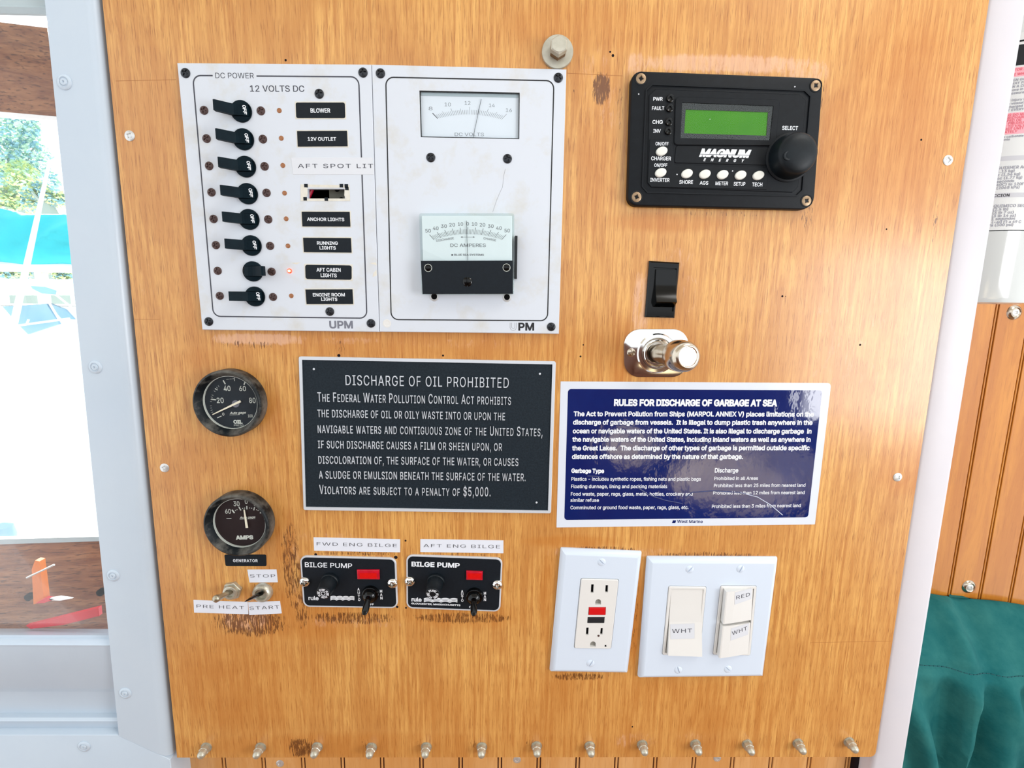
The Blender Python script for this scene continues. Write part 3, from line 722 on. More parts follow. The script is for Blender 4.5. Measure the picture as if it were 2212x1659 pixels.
g = G(); a = P3(-420, 566, HS); b = P3(230, 578, HS); g.tube([a, b], 45, 10); obj('boom', g, M['boat_white'], sail, smooth=True)
g = G(); g.tube([P3(108, 345, -3200), P3(52, 600, -3200), P3(20, 745, -3200)], [9, 20, 22], 10); obj('boat_mast', g, M['boat_white'], None, smooth=True, label='thin white leaning spar in front of the turquoise sail cover', cat='spar')
# white motor boat
HB = -3900.0
boat = thing('motor_boat', *P3(60, 900, HB), 'white motor boat with blue tinted windscreen moored outside the window', 'boat')
def bx(poly, h, t, mat, name): g = G(); g.prism(pts(ID, poly, h), h - t, h, 3); obj(name, g, mat, boat)
bx([(-500, 600), (600, 606), (600, 636), (-500, 636)], HB - 300, 900, M['boat_white'], 'cabin_top')
bx([(-500, 655), (600, 668), (600, 1400), (-500, 1500)], HB - 500, 1200, M['boat_white'], 'hull')
bx([(5, 662), (100, 656), (128, 700), (60, 722), (38, 700)], HB - 480, 40, M['boat_glass'], 'windscreen'); bx([(104, 655), (140, 668), (160, 690), (132, 688)], HB - 480, 40, M['boat_glass'], 'side_window')
bx([(66, 618), (95, 620), (120, 628), (118, 636), (90, 634), (70, 624)], HB - 290, 20, M['boat_glass'], 'roof_window')
for a, b in (((38, 652), (30, 700)), ((40, 703), (150, 688)), ((98, 640), (128, 690)), ((110, 628), (170, 676)), ((58, 700), (62, 690))):
    g = G(); g.tube([P3(*a, HB - 420), P3(*b, HB - 420)], 10, 8); obj('rail', g, M['boat_white'], boat)
g = G(); g.lathe(P3(6, 1158, -1500), [(30, -60), (42, 0), (36, 40), (10, 52)], 16, axis=(0, 1, 0)); obj('boat_fender', g, M['boat_glass'], None, smooth=True, label='pale blue rounded fender just above the lower timber rail', cat='fender')
g = G(); g.box(-14000, 6000, -5600, -5200, -40000, -1200); obj('ground', g, M['boat_white'], kind='structure')

# ================================================================== BREAKER PANEL
c = B(600, 430); dcp = thing('breaker_panel', c[0], c[1], 0, 'white breaker panel with eight black toggles and black circuit labels', 'electrical panel')
HF = 4.0
slot = pts(A2, [(1298, 38), (1693, 38), (1695, 142), (1300, 142)], HF)
outer = pts(ID, [(381.8, 135.3), (802.3, 138.7), (819.5, 717.4), (436.2, 712.7)], HF)
g = G(); g.plate(inset(outer, .15), [slot], 0.05, HF, 0.4); obj('faceplate', g, M['white_enamel'], dcp)
bc = pts(ID, [A1(228, 212), A1(1990, 226), A2(1930, 1413), A2(300, 1393)], HF); bc = [bc[3], bc[2], bc[1], bc[0]]
rr = rnd(bc, 5.5, 6)
ga = Vector(B(*A1(440, 213), HF)); gb = Vector(B(*A1(905, 218), HF))
path = [p for p in rr]
# start after the gap (left end of the title) and run round to the other side
ti = max(range(len(rr)), key=lambda i: (rr[i][1] * 3 - rr[i][0]))
k = 6 * 3 + 3
order = rr[21:] + rr[:21]      # starts at the top-left corner arc and goes down the left side
g = G(); g.strip([tuple(ga)] + order + [tuple(gb)], 0.95, HF, HF + .05); obj('border_line', g, M['print_grey'], dcp)
letters(dcp, [('DC POWER', A1, (470, 240), (878, 242), 57), ('12 VOLTS DC', A1, (838, 383), (1415, 385), 66, dict(bold=.008))], M['print_grey'], HF)
letters(dcp, [('UPM', A2, (1533, 1522), (1783, 1522), 82, dict(bold=.03))], M['print_blue_grey'], HF)
for v, x, y in ((A1, 152, 187), (A1, 2037, 182), (A2, 252, 1448), (A2, 1974, 1467), (A1, 1572, 407), (A2, 1537, 1342)):
    q = B(*v(x, y), HF); stamp('screw', 'screw_panel', dcp, q[0], q[1], HF, random.random())
rows = [(A1, 740, 588), (A1, 763, 886), (A1, 785, 1177), (A1, 806, 1465), (A2, 676, 362), (A2, 700, 640), (A2, 716, 915), (A2, 738, 1182)]
lefts = [(441, 238.5), (446.5, 299.5), (452, 358.5), (457, 415.5), (461.5, 473), (466.5, 529.5), (470.5, 585), (475, 639)]
rights = [(A1, 953, 588), (A1, 974, 888), (A1, 992, 1177), (A1, 1013, 1458), (A2, 883, 363), (A2, 903, 645), (A2, 920, 918), (A2, 934, 1187)]
leds = [(A1, 1147, 584), (A1, 1168, 878), (A1, 1185, 1167), (A1, 1203, 1461), (A2, 1073, 357), (A2, 1092, 645), (A2, 1110, 911), (A2, 1127, 1175)]
for i in range(8):
    q = B(*lefts[i], HF); stamp('screw', 'screw_row', dcp, q[0], q[1], HF, random.uniform(-.4, .8), label='brown headed screw')
    q = B(*rights[i][0](*rights[i][1:]), HF); stamp('screw', 'screw_row', dcp, q[0], q[1], HF, random.uniform(-.4, .8), label='brown headed screw')
    q = B(*leds[i][0](*leds[i][1:]), HF)
    if i == 6:
        l = stamp('indicator_lamp', 'led_lit', dcp, q[0], q[1], HF, label='lit red indicator lamp'); stamp('glowing_core', 'led_core', l, q[0], q[1], HF).location = (0, 0, 0)
    else: stamp('indicator_lamp', 'led', dcp, q[0], q[1], HF, label='unlit amber indicator lamp')
    v, px, py = rows[i]; cx, cy = B(*v(px, py), HF + 1.5); cx -= .2
    # round body with a slot across it
    R = 7.5; g = G()
    g.loft([[(x, y, HF) for x, y in circ(cx, cy, R, 40)], [(x, y, HF + 1.2) for x, y in circ(cx, cy, R, 40)]], False, False)
    def zt(x, y): return HF + 1.2 + 1.9 * math.sqrt(max(0, 1 - (x * x + y * y) / (R * R * 1.02)))
    for s in (1, -1):      # upper and lower cheek
        arc = [(R * math.cos(a), R * math.sin(a)) for a in [0.55 + (PI - 1.1) * k / 14 for k in range(15)]]
        arc = [(x, max(y, 3.9)) for x, y in arc]; n = len(arc)
        outer_ = [(cx + x, cy + s * y, HF + 1.2) for x, y in arc]; inner_ = [(cx + x * .93, cy + s * 3.95 + s * (y - 3.9) * .88, zt(x * .9, y * .9)) for x, y in arc]
        ridge = [(cx + x * .9, cy + s * 3.95, zt(x * .9, 3.9)) for x, y in arc]; foot = [(cx + x, cy + s * 3.95, HF + .2) for x, y in arc]
        L4 = [outer_, inner_, ridge, foot]
        if s < 0: L4 = [l[::-1] for l in L4]
        g.loft(L4, False, False, closed=False)
    g.prism(circ(cx, cy, R - .3, 32), HF, HF + .4)
    body = obj('toggle_switch', g, M['lever_plastic'], dcp, smooth=35)
    d = -1 if i != 6 else 1
    pr = [(-5.6 * d, .6), (-5.6 * d, 2.6), (-2.2 * d, 3.9), (1.6 * d, 4.4), (3.2 * d, 5.0), (12.2 * d, 13.4), (13.4 * d, 13.0), (13.6 * d, 9.6), (5.2 * d, 1.8), (4.6 * d, .6)]
    g = G(); w2 = 3.6
    ra = [[(cx + x, cy + s * w2 * (1.0 if abs(x) < 6 else .96), HF + z) for x, z in pr] for s in (-1, 1)]
    g.loft(ra); lev = obj('lever', g, M['lever_plastic'], body, label='black toggle lever thrown to the ' + ('left' if d < 0 else 'right'))
    if d < 0:
        g = G()
        for n_, ch in enumerate('OFF'):
            put_char(g, ch, (cx + 3.6 + .12 * n_, cy + 2.3 - 2.1 * n_), 2.2, -PI / 2 - .05, 0, wid=1.9, bold=.025)
        g.v = [(x, y, HF + 2.6 + (1.3 / 3.4) * (cx + 5.6 - x) + .08) for x, y, z in g.v]
        obj('lettering', g, M['label_white_print'], body)
def plate_label(parent, v, quad, h, mat=M['label_black'], r=0.4, t=.35, label=None, name='label_plate'):
    g = G(); g.prism(rnd(pts(v, quad, h), r, 4), h - t if t > .5 else h - .02, h + (0 if t > .5 else t), .12, 1); return obj(name, g, mat, parent, label=label)
lab = [(A1, [(1322, 500), (1843, 500), (1848, 665), (1328, 665)], 1.3, [('BLOWER', (1480, 607), (1690, 607), 46)]),
       (A1, [(1337, 803), (1866, 800), (1873, 965), (1344, 968)], .2, [('12V OUTLET', (1450, 905), (1752, 905), 38)]),
       (A2, [(1238, 282), (1747, 284), (1755, 440), (1246, 438)], .2, [('ANCHOR LIGHTS', (1295, 379), (1690, 383), 36)]),
       (A2, [(1253, 558), (1760, 562), (1768, 716), (1262, 711)], .2, [('RUNNING', (1400, 632), (1622, 634), 36), ('LIGHTS', (1428, 683), (1600, 686), 36)]),
       (A2, [(1275, 845), (1768, 852), (1768, 1005), (1280, 996)], 1.6, [('AFT CABIN', (1395, 918), (1652, 920), 40), ('LIGHTS', (1440, 976), (1610, 979), 40)]),
       (A2, [(1278, 1108), (1777, 1106), (1785, 1262), (1290, 1263)], .2, [('ENGINE ROOM', (1357, 1183), (1697, 1181), 36), ('LIGHTS', (1445, 1228), (1617, 1230), 36)])]
for v, q, r, tx in lab:
    back = plate_label(dcp, v, [(q[0][0] - 11, q[0][1] - 12), (q[1][0] + 11, q[1][1] - 12), (q[2][0] + 11, q[2][1] + 11), (q[3][0] - 11, q[3][1] + 11)], HF, M['backing_pale'], .2, .12, name='label_backing')
    p = plate_label(dcp, v, q, HF + .1, r=r, label='black label reading ' + ' '.join(t[0] for t in tx))
    letters(p, [(t[0], v, t[1], t[2], t[3]) for t in tx], M['label_white_print'], HF + .45, bold=.02)
# sticker AFT SPOT LIT
st = plate_label(dcp, A1, [(1270, 1083), (2140, 1083), (2152, 1265), (1293, 1265)], HF + .05, M['tape_clear'], .2, .12, 'clear whitish sticker reading AFT SPOT LIT', 'sticker')
letters(st, [('AFT SPOT LIT', A1, (1345, 1194), (2145, 1194), 44)], M['print_grey'], HF + .2, spacing=1.15)
# the empty fourth label slot: torn backing, cavity with bracket and wire
g = G(); g.ring(pts(A2, [(1226, -8), (1745, 0), (1752, 170), (1228, 170)], HF), 1.9, HF, HF + .15)
for q in ([(1226, 40), (1250, 10), (1300, 30), (1300, 100), (1262, 160), (1228, 170)], [(1695, 30), (1735, 60), (1750, 150), (1720, 168), (1690, 110)]):
    g.prism(pts(A2, q, HF), HF, HF + .25)
obj('torn_backing', g, M['backing_pale'], dcp)
g = G()
for a in ((1284, 6), (1660, 6), (1712, 8), (1718, 36), (1275, 146), (1500, 150)):
    x, y = B(*A2(*a), HF); g.box(x - 1.3, x + 1.3, y - 1.2, y + 1.2, HF, HF + .3)
obj('label_remnant', g, M['label_black'], dcp)
g = G(); x, y = B(*A2(1600, 90), -3); g.plate([(x - 5, y - 8), (x + 14, y - 8), (x + 14, y + 8), (x - 5, y + 8)], [circ(x + 1, y + 3.4, 2.1, 14), circ(x + 4, y - 4.6, 2.1, 14)], -5, -3); obj('bracket', g, M['bracket_grey'], dcp)
g = G(); x, y = B(*A2(1320, 90), -3); g.tube([(x - 6, y - 12, -4), (x - 1, y - 3, -3), (x + 3, y + 6, -4), (x + 5, y + 12, -7)], 1.5, 8); obj('wire', g, M['wire_red'], dcp, smooth=True, label='red wire')
# chips in the paint
g = G()
for q in ([(1120, 825), (1230, 818), (1180, 842)], [(1960, 825), (2025, 820), (2035, 850), (1990, 840)], [(2000, 930), (2030, 900), (2035, 960), (1990, 975)]):
    g = G(); g.prism(pts(A2, q, HF), HF, HF + .03); obj('paint_chip', g, M['backing_pale'], dcp)

# ================================================================== METER PANEL
c = B(1012, 430); mp = thing('meter_panel', c[0], c[1], 0, 'white meter panel with voltmeter window above and clear boxed ammeter below', 'electrical panel')
outer = pts(ID, [(802.5, 138.7), (1224, 149.1), (1207.6, 721.5), (819.7, 717)], HF)
vw = pts(A3, [(557, 362), (1600, 385), (1595, 868), (572, 848)], HF)
hole = circ(*B(*A4(225, 1342), HF), 1.7, 16)
g = G(); g.plate(inset(outer, .15), [vw, hole], 0.05, HF, 0.4); obj('faceplate', g, M['white_enamel'], mp)
g = G(); g.prism(circ(*B(*A4(225, 1342), HF), 2.4, 16), -.1, .06); obj('empty_screw_hole', g, M['hole_dark'], mp)
x, y = B(*A4(221, 1340), HF); g = G(); g.lathe((x, y, HF), [(3.2, 0), (3.2, .12), (2.4, .12), (1.75, .02)], 24); obj('hole_rim', g, M['device_white'], mp)
bc = pts(ID, [A3(208, 225), A3(1955, 262), A4(1888, 1312), A4(265, 1300)], HF)
rr = rnd(bc, 5.5, 6); g = G(); g.ring(inset(rr, -.45), .9, HF, HF + .05); obj('border_line', g, M['print_black'], mp)
for v, x, y in ((A3, 154, 186), (A3, 2001, 232), (A3, 677, 1060), (A3, 1473, 1073), (A4, 1927, 1375)):
    q = B(*v(x, y), HF); stamp('screw', 'screw_panel', mp, q[0], q[1], HF, random.random())
for x, y in ((712, 1068), (1467, 1074)):
    q = B(*A4(x, y), HF); g = G(); g.lathe((q[0], q[1], HF), [(3.2, 0), (3.0, .4), (2.0, .5), (1.9, .1), (.02, .1)], 20); obj('hole_rim', g, M['screw_steel'], mp, smooth=True)
    g = G(); g.prism(circ(q[0], q[1] + .6, 2.3, 16), HF, HF + .56); obj('empty_screw_hole', g, M['hole_dark'], mp)
letters(mp, [('PM', A4, (1585, 1415), (1750, 1415), 83)], M['print_black'], HF, bold=.03)
g = G(); a = [B(*A4(*p), HF) for p in ((1500, 1332), (1500, 1385), (1512, 1408), (1533, 1414), (1555, 1406), (1565, 1385), (1565, 1332))]; g.strip(a, .28, HF, HF + .04)
a = [B(*A4(*p), HF) for p in ((1516, 1332), (1517, 1382), (1533, 1398), (1550, 1382), (1550, 1332))]; g.strip(a, .28, HF, HF + .04); obj('lettering', g, M['dial_ink'], mp, label='faded outline of a letter U')
g = G(); g.strip([B(*A3(*p), HF) for p in ((1450, 1180), (1435, 1240), (1420, 1370), (1395, 1420), (1365, 1490))] + [B(*A4(*p), HF) for p in ((1350, 90), (1320, 180))], .22, HF, HF + .03); obj('crack', g, M['dial_ink'], mp)
# voltmeter in the window
HV = 2.0
g = G(); g.prism(inset(vw, -2), HV - 1.6, HV, 0); vm = obj('voltmeter_dial', g, M['dial_white'], mp)
g = G(); g.ring(inset(vw, -.05), .7, HV, HF - .3); obj('bezel', g, M['gloss_black'], vm)
q = [B(*A3(*p), HV) for p in ((557, 362), (1600, 385), (1600, 452), (557, 425))]
g = G(); top2 = pts(A3, [(575, 380), (1590, 400), (1590, 436), (575, 414)], HV + .35); g.prism(top2, HV, HV + .35); obj('upper_shade_strip', g, M['paint_grey'], vm)  # grey strip on the dial paints the shade under the window's top edge
g = G()
for i in range(41):
    t = i / 20 - 1; k = abs(t); x0 = 1079 + t * 331; y0 = 612 + 47 * t * t + 5 * t; a = t * math.radians(44)
    ln = 78 if i % 10 == 0 else (64 if i % 5 == 0 else 48)
    p0 = B(*A3(x0, y0), HV); p1 = B(*A3(x0 + math.sin(a) * ln, y0 - math.cos(a) * ln), HV)
    g.tick(p0, p1, .55 if i == 0 else .2, HV, HV + .04)
obj('scale_marks', g, M['dial_ink_dark'], vm)
letters(vm, [('8', A3, (655, 568), (695, 568), 36), ('10', A3, (820, 527), (885, 528), 38), ('12', A3, (1028, 512), (1088, 512), 38), ('14', A3, (1280, 535), (1340, 537), 36), ('16', A3, (1455, 585), (1518, 587), 37), ('DC VOLTS', A3, (925, 835), (1228, 837), 34)], M['dial_ink'], HV)
g = G(); a = B(*A3(1200, 450), HV + 1); b = B(*A3(1115, 850), HV + 1); g.strip([a, b], .3, HV + .7, HV + .8); obj('needle', g, M['print_black'], vm)
g = G(); g.prism(vw, HF - .7, HF - .5); obj('glass_cover', g, M['meter_glass'], vm)
# boxed ammeter
HA = 13.0
oq = [(566, 204), (1533, 204), (1531, 1032), (586, 1034)]
base = pts(A4, [(556, 192), (1548, 194), (1553, 1046), (580, 1050)], HF + 3)
am = None
fq = pts(A4, [(552, 193), (1543, 193), (1541, 1040), (577, 1044)], HA)
g = G(); g.prism(inset(fq, 1.6), HF + .02, HA - 2.2, .3); am = obj('ammeter', g, M['dial_grey'], mp)
g = G(); g.prism(rnd(fq, 1.6, 3), HF + .03, HA, .7, 2); obj('clear_case', g, M['acrylic'], am, smooth=30)
HD = HA - 2.15
g = G(); g.prism(pts(A4, [(572, 690), (1530, 686), (1530, 1032), (590, 1034)], HA), HA - 2.0, HA + .05, .3); obj('lower_cover', g, M['label_black'], am)
g = G()
for i in range(51):
    t = i / 25 - 1; x0 = 1061 + t * 351; y0 = 412 + 58 * t * t; a = t * math.radians(42)
    ln = 70 if i % 5 == 0 else 50
    g.tick(B(*A4(x0, y0), HD), B(*A4(x0 + math.sin(a) * ln, y0 - math.cos(a) * ln), HD), .34 if i % 5 == 0 else .2, HD, HD + .04)
obj('scale_marks', g, M['dial_ink_dark'], am)
nums = [('50', 620, 677, 395), ('40', 698, 757, 369), ('30', 783, 843, 347), ('20', 870, 928, 333), ('10', 958, 1012, 325), ('0', 1048, 1072, 323), ('10', 1103, 1158, 325), ('20', 1185, 1242, 333), ('30', 1270, 1328, 347), ('40', 1355, 1413, 367), ('50', 1442, 1497, 393)]
letters(am, [(s, A4, (a, y), (b, y), 35) for s, a, b, y in nums], M['dial_ink_dark'], HD)
letters(am, [('DISCHARGE', A4, (735, 492), (918, 464), 22), ('CHARGE', A4, (1222, 464), (1352, 488), 22), ('DC AMPERES', A4, (880, 545), (1247, 545), 34), ('BLUE SEA SYSTEMS', A4, (920, 636), (1228, 637), 19, dict(bold=.015))], M['dial_ink_dark'], HD)
g = G(); g.strip([B(*A4(1000, 443), HD), B(*A4(1120, 443), HD)], .18, HD, HD + .04)
for sx in ((985, 1005), (1135, 1115)): g.prism([B(*A4(sx[0], 443), HD), B(*A4(sx[1], 436), HD), B(*A4(sx[1], 450), HD)], HD, HD + .04)
g.prism([B(*A4(*p), HD) for p in ((890, 620), (908, 620), (908, 637), (890, 637))], HD, HD + .04); obj('scale_marks', g, M['dial_ink_dark'], am)
g = G(); g.strip([B(*A4(1045, 272), HA - 1), B(*A4(1060, 684), HA - 1)], .3, HA - 1.4, HA - 1.2); obj('needle', g, M['print_black'], am)
for x, y in ((649, 763), (1463, 760)):
    q = B(*A4(x, y), HA); stamp('screw', 'screw_meter', am, q[0], q[1], HA + .05, .5); g = G(); g.ring(circ(q[0], q[1], 2.9, 24), .35, HA + .05, HA + .2); obj('screw_ring', g, M['cream_ring'], am)
q = B(*A4(1057, 908), HA); stamp('adjusting_screw', 'screw_adjust', am, q[0], q[1], HA + .05, PI / 2)
g = G(); g.prism(pts(A4, [(1551, 428), (1577, 428), (1572, 876), (1546, 876)], HA - 3), HF, HA - 3, .2); obj('side_pad', g, M['gloss_black'], am, label='black strip on the right side of the case')

# ================================================================== BIG HEX BOLT
q = B(1204.4, 112, 1.5); bolt = thing('hex_bolt', q[0], q[1], 0, 'large hex head bolt with wide round washer above the meter panel', 'bolt')
g = G(); g.lathe((q[0], q[1], 0), [(11.4, 0.02), (11.4, 1.8), (11.1, 2.2), (4, 2.2)], 48); obj('washer', g, M['zinc'], bolt, smooth=40)
hx = [(q[0] + 6.2 * math.cos(PI / 3 * i + PI / 2), q[1] + 6.2 * math.sin(PI / 3 * i + PI / 2)) for i in range(6)]
g = G(); g.prism(hx, 2.2, 7.5); obj('nut', g, mk('rusty_nut', '8a6a48', 0.5, metal=.6, var='4f3020', vscale=200), bolt)
hx = [(q[0] + 6.4 * math.cos(PI / 3 * i + PI / 2 + .0), q[1] + 6.4 * math.sin(PI / 3 * i + PI / 2)) for i in range(6)]
g = G(); g.prism(hx, 7.2, 13.0, .8, 1); g.lathe((q[0], q[1], 12.9), [(5.2, 0), (4.9, .3), (.02, .35)], 32); obj('head', g, M['zinc'], bolt, smooth=25)

# ================================================================== INVERTER REMOTE
c = B(1570, 300); rm = thing('inverter_remote', c[0], c[1], 0, 'black inverter remote with green display, cream buttons and large select knob', 'control panel')
H0 = 6.5
f0 = pts(A5, [(160, 103), (2068, 176), (1972, 1488), (120, 1446)], H0); f0 = rnd([f0[3], f0[2], f0[1], f0[0]], [7, 9, 7, 7], 6)
g = G(); g.prism(f0, 0.02, H0, 1.2, 3); obj('housing', g, M['remote_black'], rm, smooth=40)
oct1 = [(295, 300), (360, 237), (1880, 297), (1945, 360), (1862, 1300), (1800, 1360), (312, 1325), (256, 1262)]
oct2 = [(330, 352), (392, 292), (1828, 345), (1890, 405), (1812, 1262), (1755, 1318), (356, 1268), (316, 1225)]
g = G(); g.ring(pts(A5, oct1, H0), 1.0, H0 - .1, H0 + .9); obj('raised_rim', g, M['remote_black'], rm)
g = G(); g.prism(pts(A5, oct2, H0), H0 - .1, H0 + .7, .35, 1); obj('raised_field', g, M['remote_black'], rm)
H1 = H0 + .7
bez = pts(A5, [(597, 362), (1635, 392), (1592, 852), (583, 845)], H1 + 1); g = G(); wn = pts(A5, [(662, 420), (1572, 455), (1535, 798), (645, 775)], H1 + 1)
g.plate(rnd(bez, 2.6, 4), [wn], H1 - .1, H1 + 1.1, .4); obj('display_bezel', g, M['remote_black'], rm)
lf = G(); lf.plate(wn, [pts(A5, [(697, 490), (1518, 518), (1500, 752), (682, 728)], H1 + .5)], H1 - .1, H1 + .5); lcd = obj('display_frame', lf, M['lcd_frame'], rm)
g = G(); g.prism(pts(A5, [(690, 480), (1525, 508), (1508, 760), (675, 735)], H1), H1 - .1, H1 + .05); obj('screen', g, M['lcd_green'], lcd, label='green backlit blank display')
g = G(); g.prism(pts(A5, [(655, 412), (1575, 450), (1540, 802), (640, 780)], H1 + .9), H1 + .6, H1 + .8); obj('display_window', g, M['meter_glass'], rm)
g = G(); g.prism(rnd(pts(A5, [(600, 852), (1518, 866), (1498, 1048), (580, 1024)], H1), 1.6, 4), H1 - .1, H1 + .6, .3, 1); obj('name_band', g, M['remote_black'], rm)
lp = pts(A5, [(340, 790), (548, 797), (570, 850), (583, 1040), (1515, 1068), (1500, 1290), (352, 1262), (318, 1218)], H1)
g = G(); g.prism(lp, H1 - .1, H1 + .5, .2, 1); obj('button_field', g, M['remote_black'], rm)
tx = [('PWR', (373, 404), (467, 404), 36), ('FAULT', (360, 496), (482, 497), 37), ('CHG', (365, 634), (467, 635), 38), ('INV', (373, 722), (447, 723), 36),
      ('SELECT', (1655, 694), (1812, 697), 40)]
letters(rm, [(t[0], A5, t[1], t[2], t[3]) for t in tx], M['label_white_print'], H1, bold=.015)
tx = [('ON/OFF', (395, 848), (525, 850), 34), ('CHARGER', (352, 996), (550, 998), 38), ('ON/OFF', (383, 1062), (512, 1063), 34), ('INVERTER', (343, 1210), (535, 1213), 38),
      ('SHORE', (632, 1232), (768, 1233), 38), ('AGS', (835, 1238), (920, 1240), 36), ('METER', (992, 1243), (1118, 1245), 36), ('SETUP', (1173, 1250), (1288, 1252), 38), ('TECH', (1357, 1256), (1458, 1257), 38)]
letters(rm, [(t[0], A5, t[1], t[2], t[3]) for t in tx], M['label_white_print'], H1 + .5, bold=.015)
g = G(); put_text(g, 'MAGNUM', A5, (828, 962), (1345, 975), 83, H1 + .65, bold=.055, shear=.28)
ng = G(); logo = obj('lettering', g, M['label_white_print'], rm)
g = G(); g.strip([B(*A5(830, 938), H1), B(*A5(1356, 950), H1)], .28, H1 + .72, H1 + .78); obj('logo_stripe', g, M['remote_black'], rm)
letters(rm, [('ENERGY', A5, (872, 1005), (1278, 1017), 30)], M['label_white_print'], H1 + .6, bold=.03, shear=.28, spacing=3.2)
for x, y in ((540, 383), (535, 480), (527, 617), (522, 707)):
    q = B(*A5(x, y), H1); g = G(); g.lathe((q[0], q[1], H1 - .05), [(2.7, 0), (2.7, 1.1), (2.3, 1.3), (1.3, 1.1), (1.0, .3), (.02, .4)], 20); obj('indicator_lamp', g, M['gloss_black'], rm, smooth=30)
for x, y in ((458, 907), (448, 1120), (710, 1130), (888, 1135), (1065, 1140), (1243, 1145), (1420, 1148)):
    q = B(*A5(x, y), H1 + 1); g = G(); g.prism(circ(q[0], q[1], 4.3, 28, 3.15, math.radians(18)), H1 + .3, H1 + 2.0, .9, 3); obj('button', g, M['button_cream'], rm, smooth=40)
for x, y in ((252, 183), (1992, 253), (208, 1362), (1900, 1400)):
    q = B(*A5(x, y), H0); g = G(); g.ring(circ(q[0], q[1], 4.6, 28), .7, H0 - .2, H0 + .25); obj('screw_recess', g, M['gloss_black'], rm)
    stamp('screw', 'screw_remote', rm, q[0], q[1], H0 - .2, random.random(), label='brass coloured square drive screw')
g = G()
for x, y, r in ((610, 1138, .55), (1163, 1103, .5), (229, 338, .5), (1782, 265, .5), (938, 588, .3)):
    q = B(*A5(x, y), H1 + .5); g.lathe((q[0], q[1], H1 + .5), [(r, 0), (r * .8, .3), (.02, .35)], 8)
obj('paint_speck', g, M['label_white_print'], rm)
k0 = B(*A5(1728, 968), H1 + 1); g = G()
g.lathe((*k0, H1 - .1), [(17.3, 0), (17.3, 1.0), (16.4, 1.6), (15.4, 1.7)], 56); obj('knob_collar', g, M['remote_black'], rm, smooth=40)
g = G(); R = []
for r, z, kn in ((15.6, 1.2, 1), (15.6, 2.2, 1), (15.0, 8.0, 1), (14.7, 9.5, 0), (14.4, 11.5, 0), (13.6, 13.2, 0), (11.8, 14.4, 0), (8.5, 15.3, 0), (4, 15.8, 0), (.05, 15.9, 0)):
    R.append([(k0[0] + (r + (.22 if (i % 2 and kn) else 0)) * math.cos(2 * PI * i / 144), k0[1] + (r + (.22 if (i % 2 and kn) else 0)) * math.sin(2 * PI * i / 144), H1 + z) for i in range(144)])
g.loft(R); kn = obj('select_knob', g, M['black_plastic'], rm, smooth=40)
q = P3(*A5(1690, 965), H1 + 14); g = G(); g.lathe((k0[0] - 8.5, k0[1] - 2.5, H1 + 14.3), [(3.4, 0), (3.2, .9), (2.6, 1.0), (1.8, .6), (.02, .4)], 24); obj('finger_dimple', g, M['black_plastic'], kn, smooth=True)

# ================================================================== ROCKER SWITCH
c = B(1432, 625); rk = thing('rocker_switch', c[0], c[1], 0, 'glossy black rocker switch above the chrome lighter socket', 'switch')
of = pts(A6, [(460, 130), (822, 150), (762, 812), (406, 802)], 2.2); inn = pts(A6, [(508, 205), (785, 222), (745, 735), (470, 720)], 2.2)
g = G(); g.plate(of, [inn], 0.02, 2.4, 1.1); obj('bezel', g, M['gloss_black'], rk)
g = G(); g.prism(inset(inn, -.4), 0.03, .5); obj('well_floor', g, M['gloss_black'], rk)
a, b, c_, d = pts(A6, [(530, 228), (768, 242), (762, 690), (520, 682)], 2); ux = (b[0] - a[0]); ym, yb = a[1], d[1]; Lh = ym - yb
pr = [(ym, .6), (ym - .3, 2.2), (ym - Lh * .28, 2.4), (ym - Lh * .5, 3.6), (ym - Lh * .70, 5.8), (ym - Lh * .86, 8.6), (ym - Lh * .99, 2.4), (yb, .6)]
xl, xr = (a[0] + d[0]) / 2, (b[0] + c_[0]) / 2
g = G(); g.loft([[(x, y, z) for y, z in pr] for x in (xr, xl)]); obj('rocker', g, M['gloss_black'], rk, smooth=25)

# ================================================================== LIGHTER SOCKET AND PLUG
s0 = B(*A6(535, 1235), 1); sk = thing('lighter_socket', s0[0], s0[1], 0, 'chrome lighter socket on a rounded plate held by one screw', 'socket')
pl = pts(A6, [(150, 945), (925, 945), (915, 1520), (158, 1520)], 1)
g = G(); g.prism(rnd(pl, [12.5, 12.5, 12.5, 12.5], 8), 0.02, 1.2, .4, 2); obj('mounting_plate', g, M['chrome'], sk, smooth=30)
q = B(*A6(240, 1225), 1.2); stamp('screw', 'screw_plate', sk, q[0], q[1], 1.2, .35)
s1 = B(*A6(555, 1238), 3); g = G(); g.lathe((*s1, 1.1), [(16, 0), (16, .6), (15, 1.6), (12.6, 1.8), (11.8, .9), (11.0, .9), (11.0, 2.8), (10.4, 3.4), (9.6, 3.2), (9.3, .2), (.1, .2)], 48); obj('socket_ring', g, M['chrome'], sk, smooth=30)
tip = Vector(P3(*A6(925, 1275), 46)); bs = Vector((s1[0], s1[1], 1.4)); ax = (tip - bs).normalized(); Ln = (tip - bs).length
pg = thing('lighter_plug', bs.x, bs.y, bs.z, 'round chrome plug pushed into the lighter socket', 'plug')
g = G(); g.lathe(bs, [(7.8, 0), (7.8, Ln * .55), (8.0, Ln * .6)], 36, axis=ax); obj('barrel', g, M['chrome_worn'], pg, smooth=30)
g = G(); g.lathe(bs, [(7.2, Ln * .58), (10.8, Ln * .61), (11.6, Ln * .66), (11.7, Ln * .82), (11.2, Ln * .91), (10.0, Ln * .97), (8.2, Ln), (7.4, Ln * 1.0), (6.8, Ln * .985), (.02, Ln * .975)], 48, axis=ax); obj('cap', g, M['chrome_worn'], pg, smooth=40)

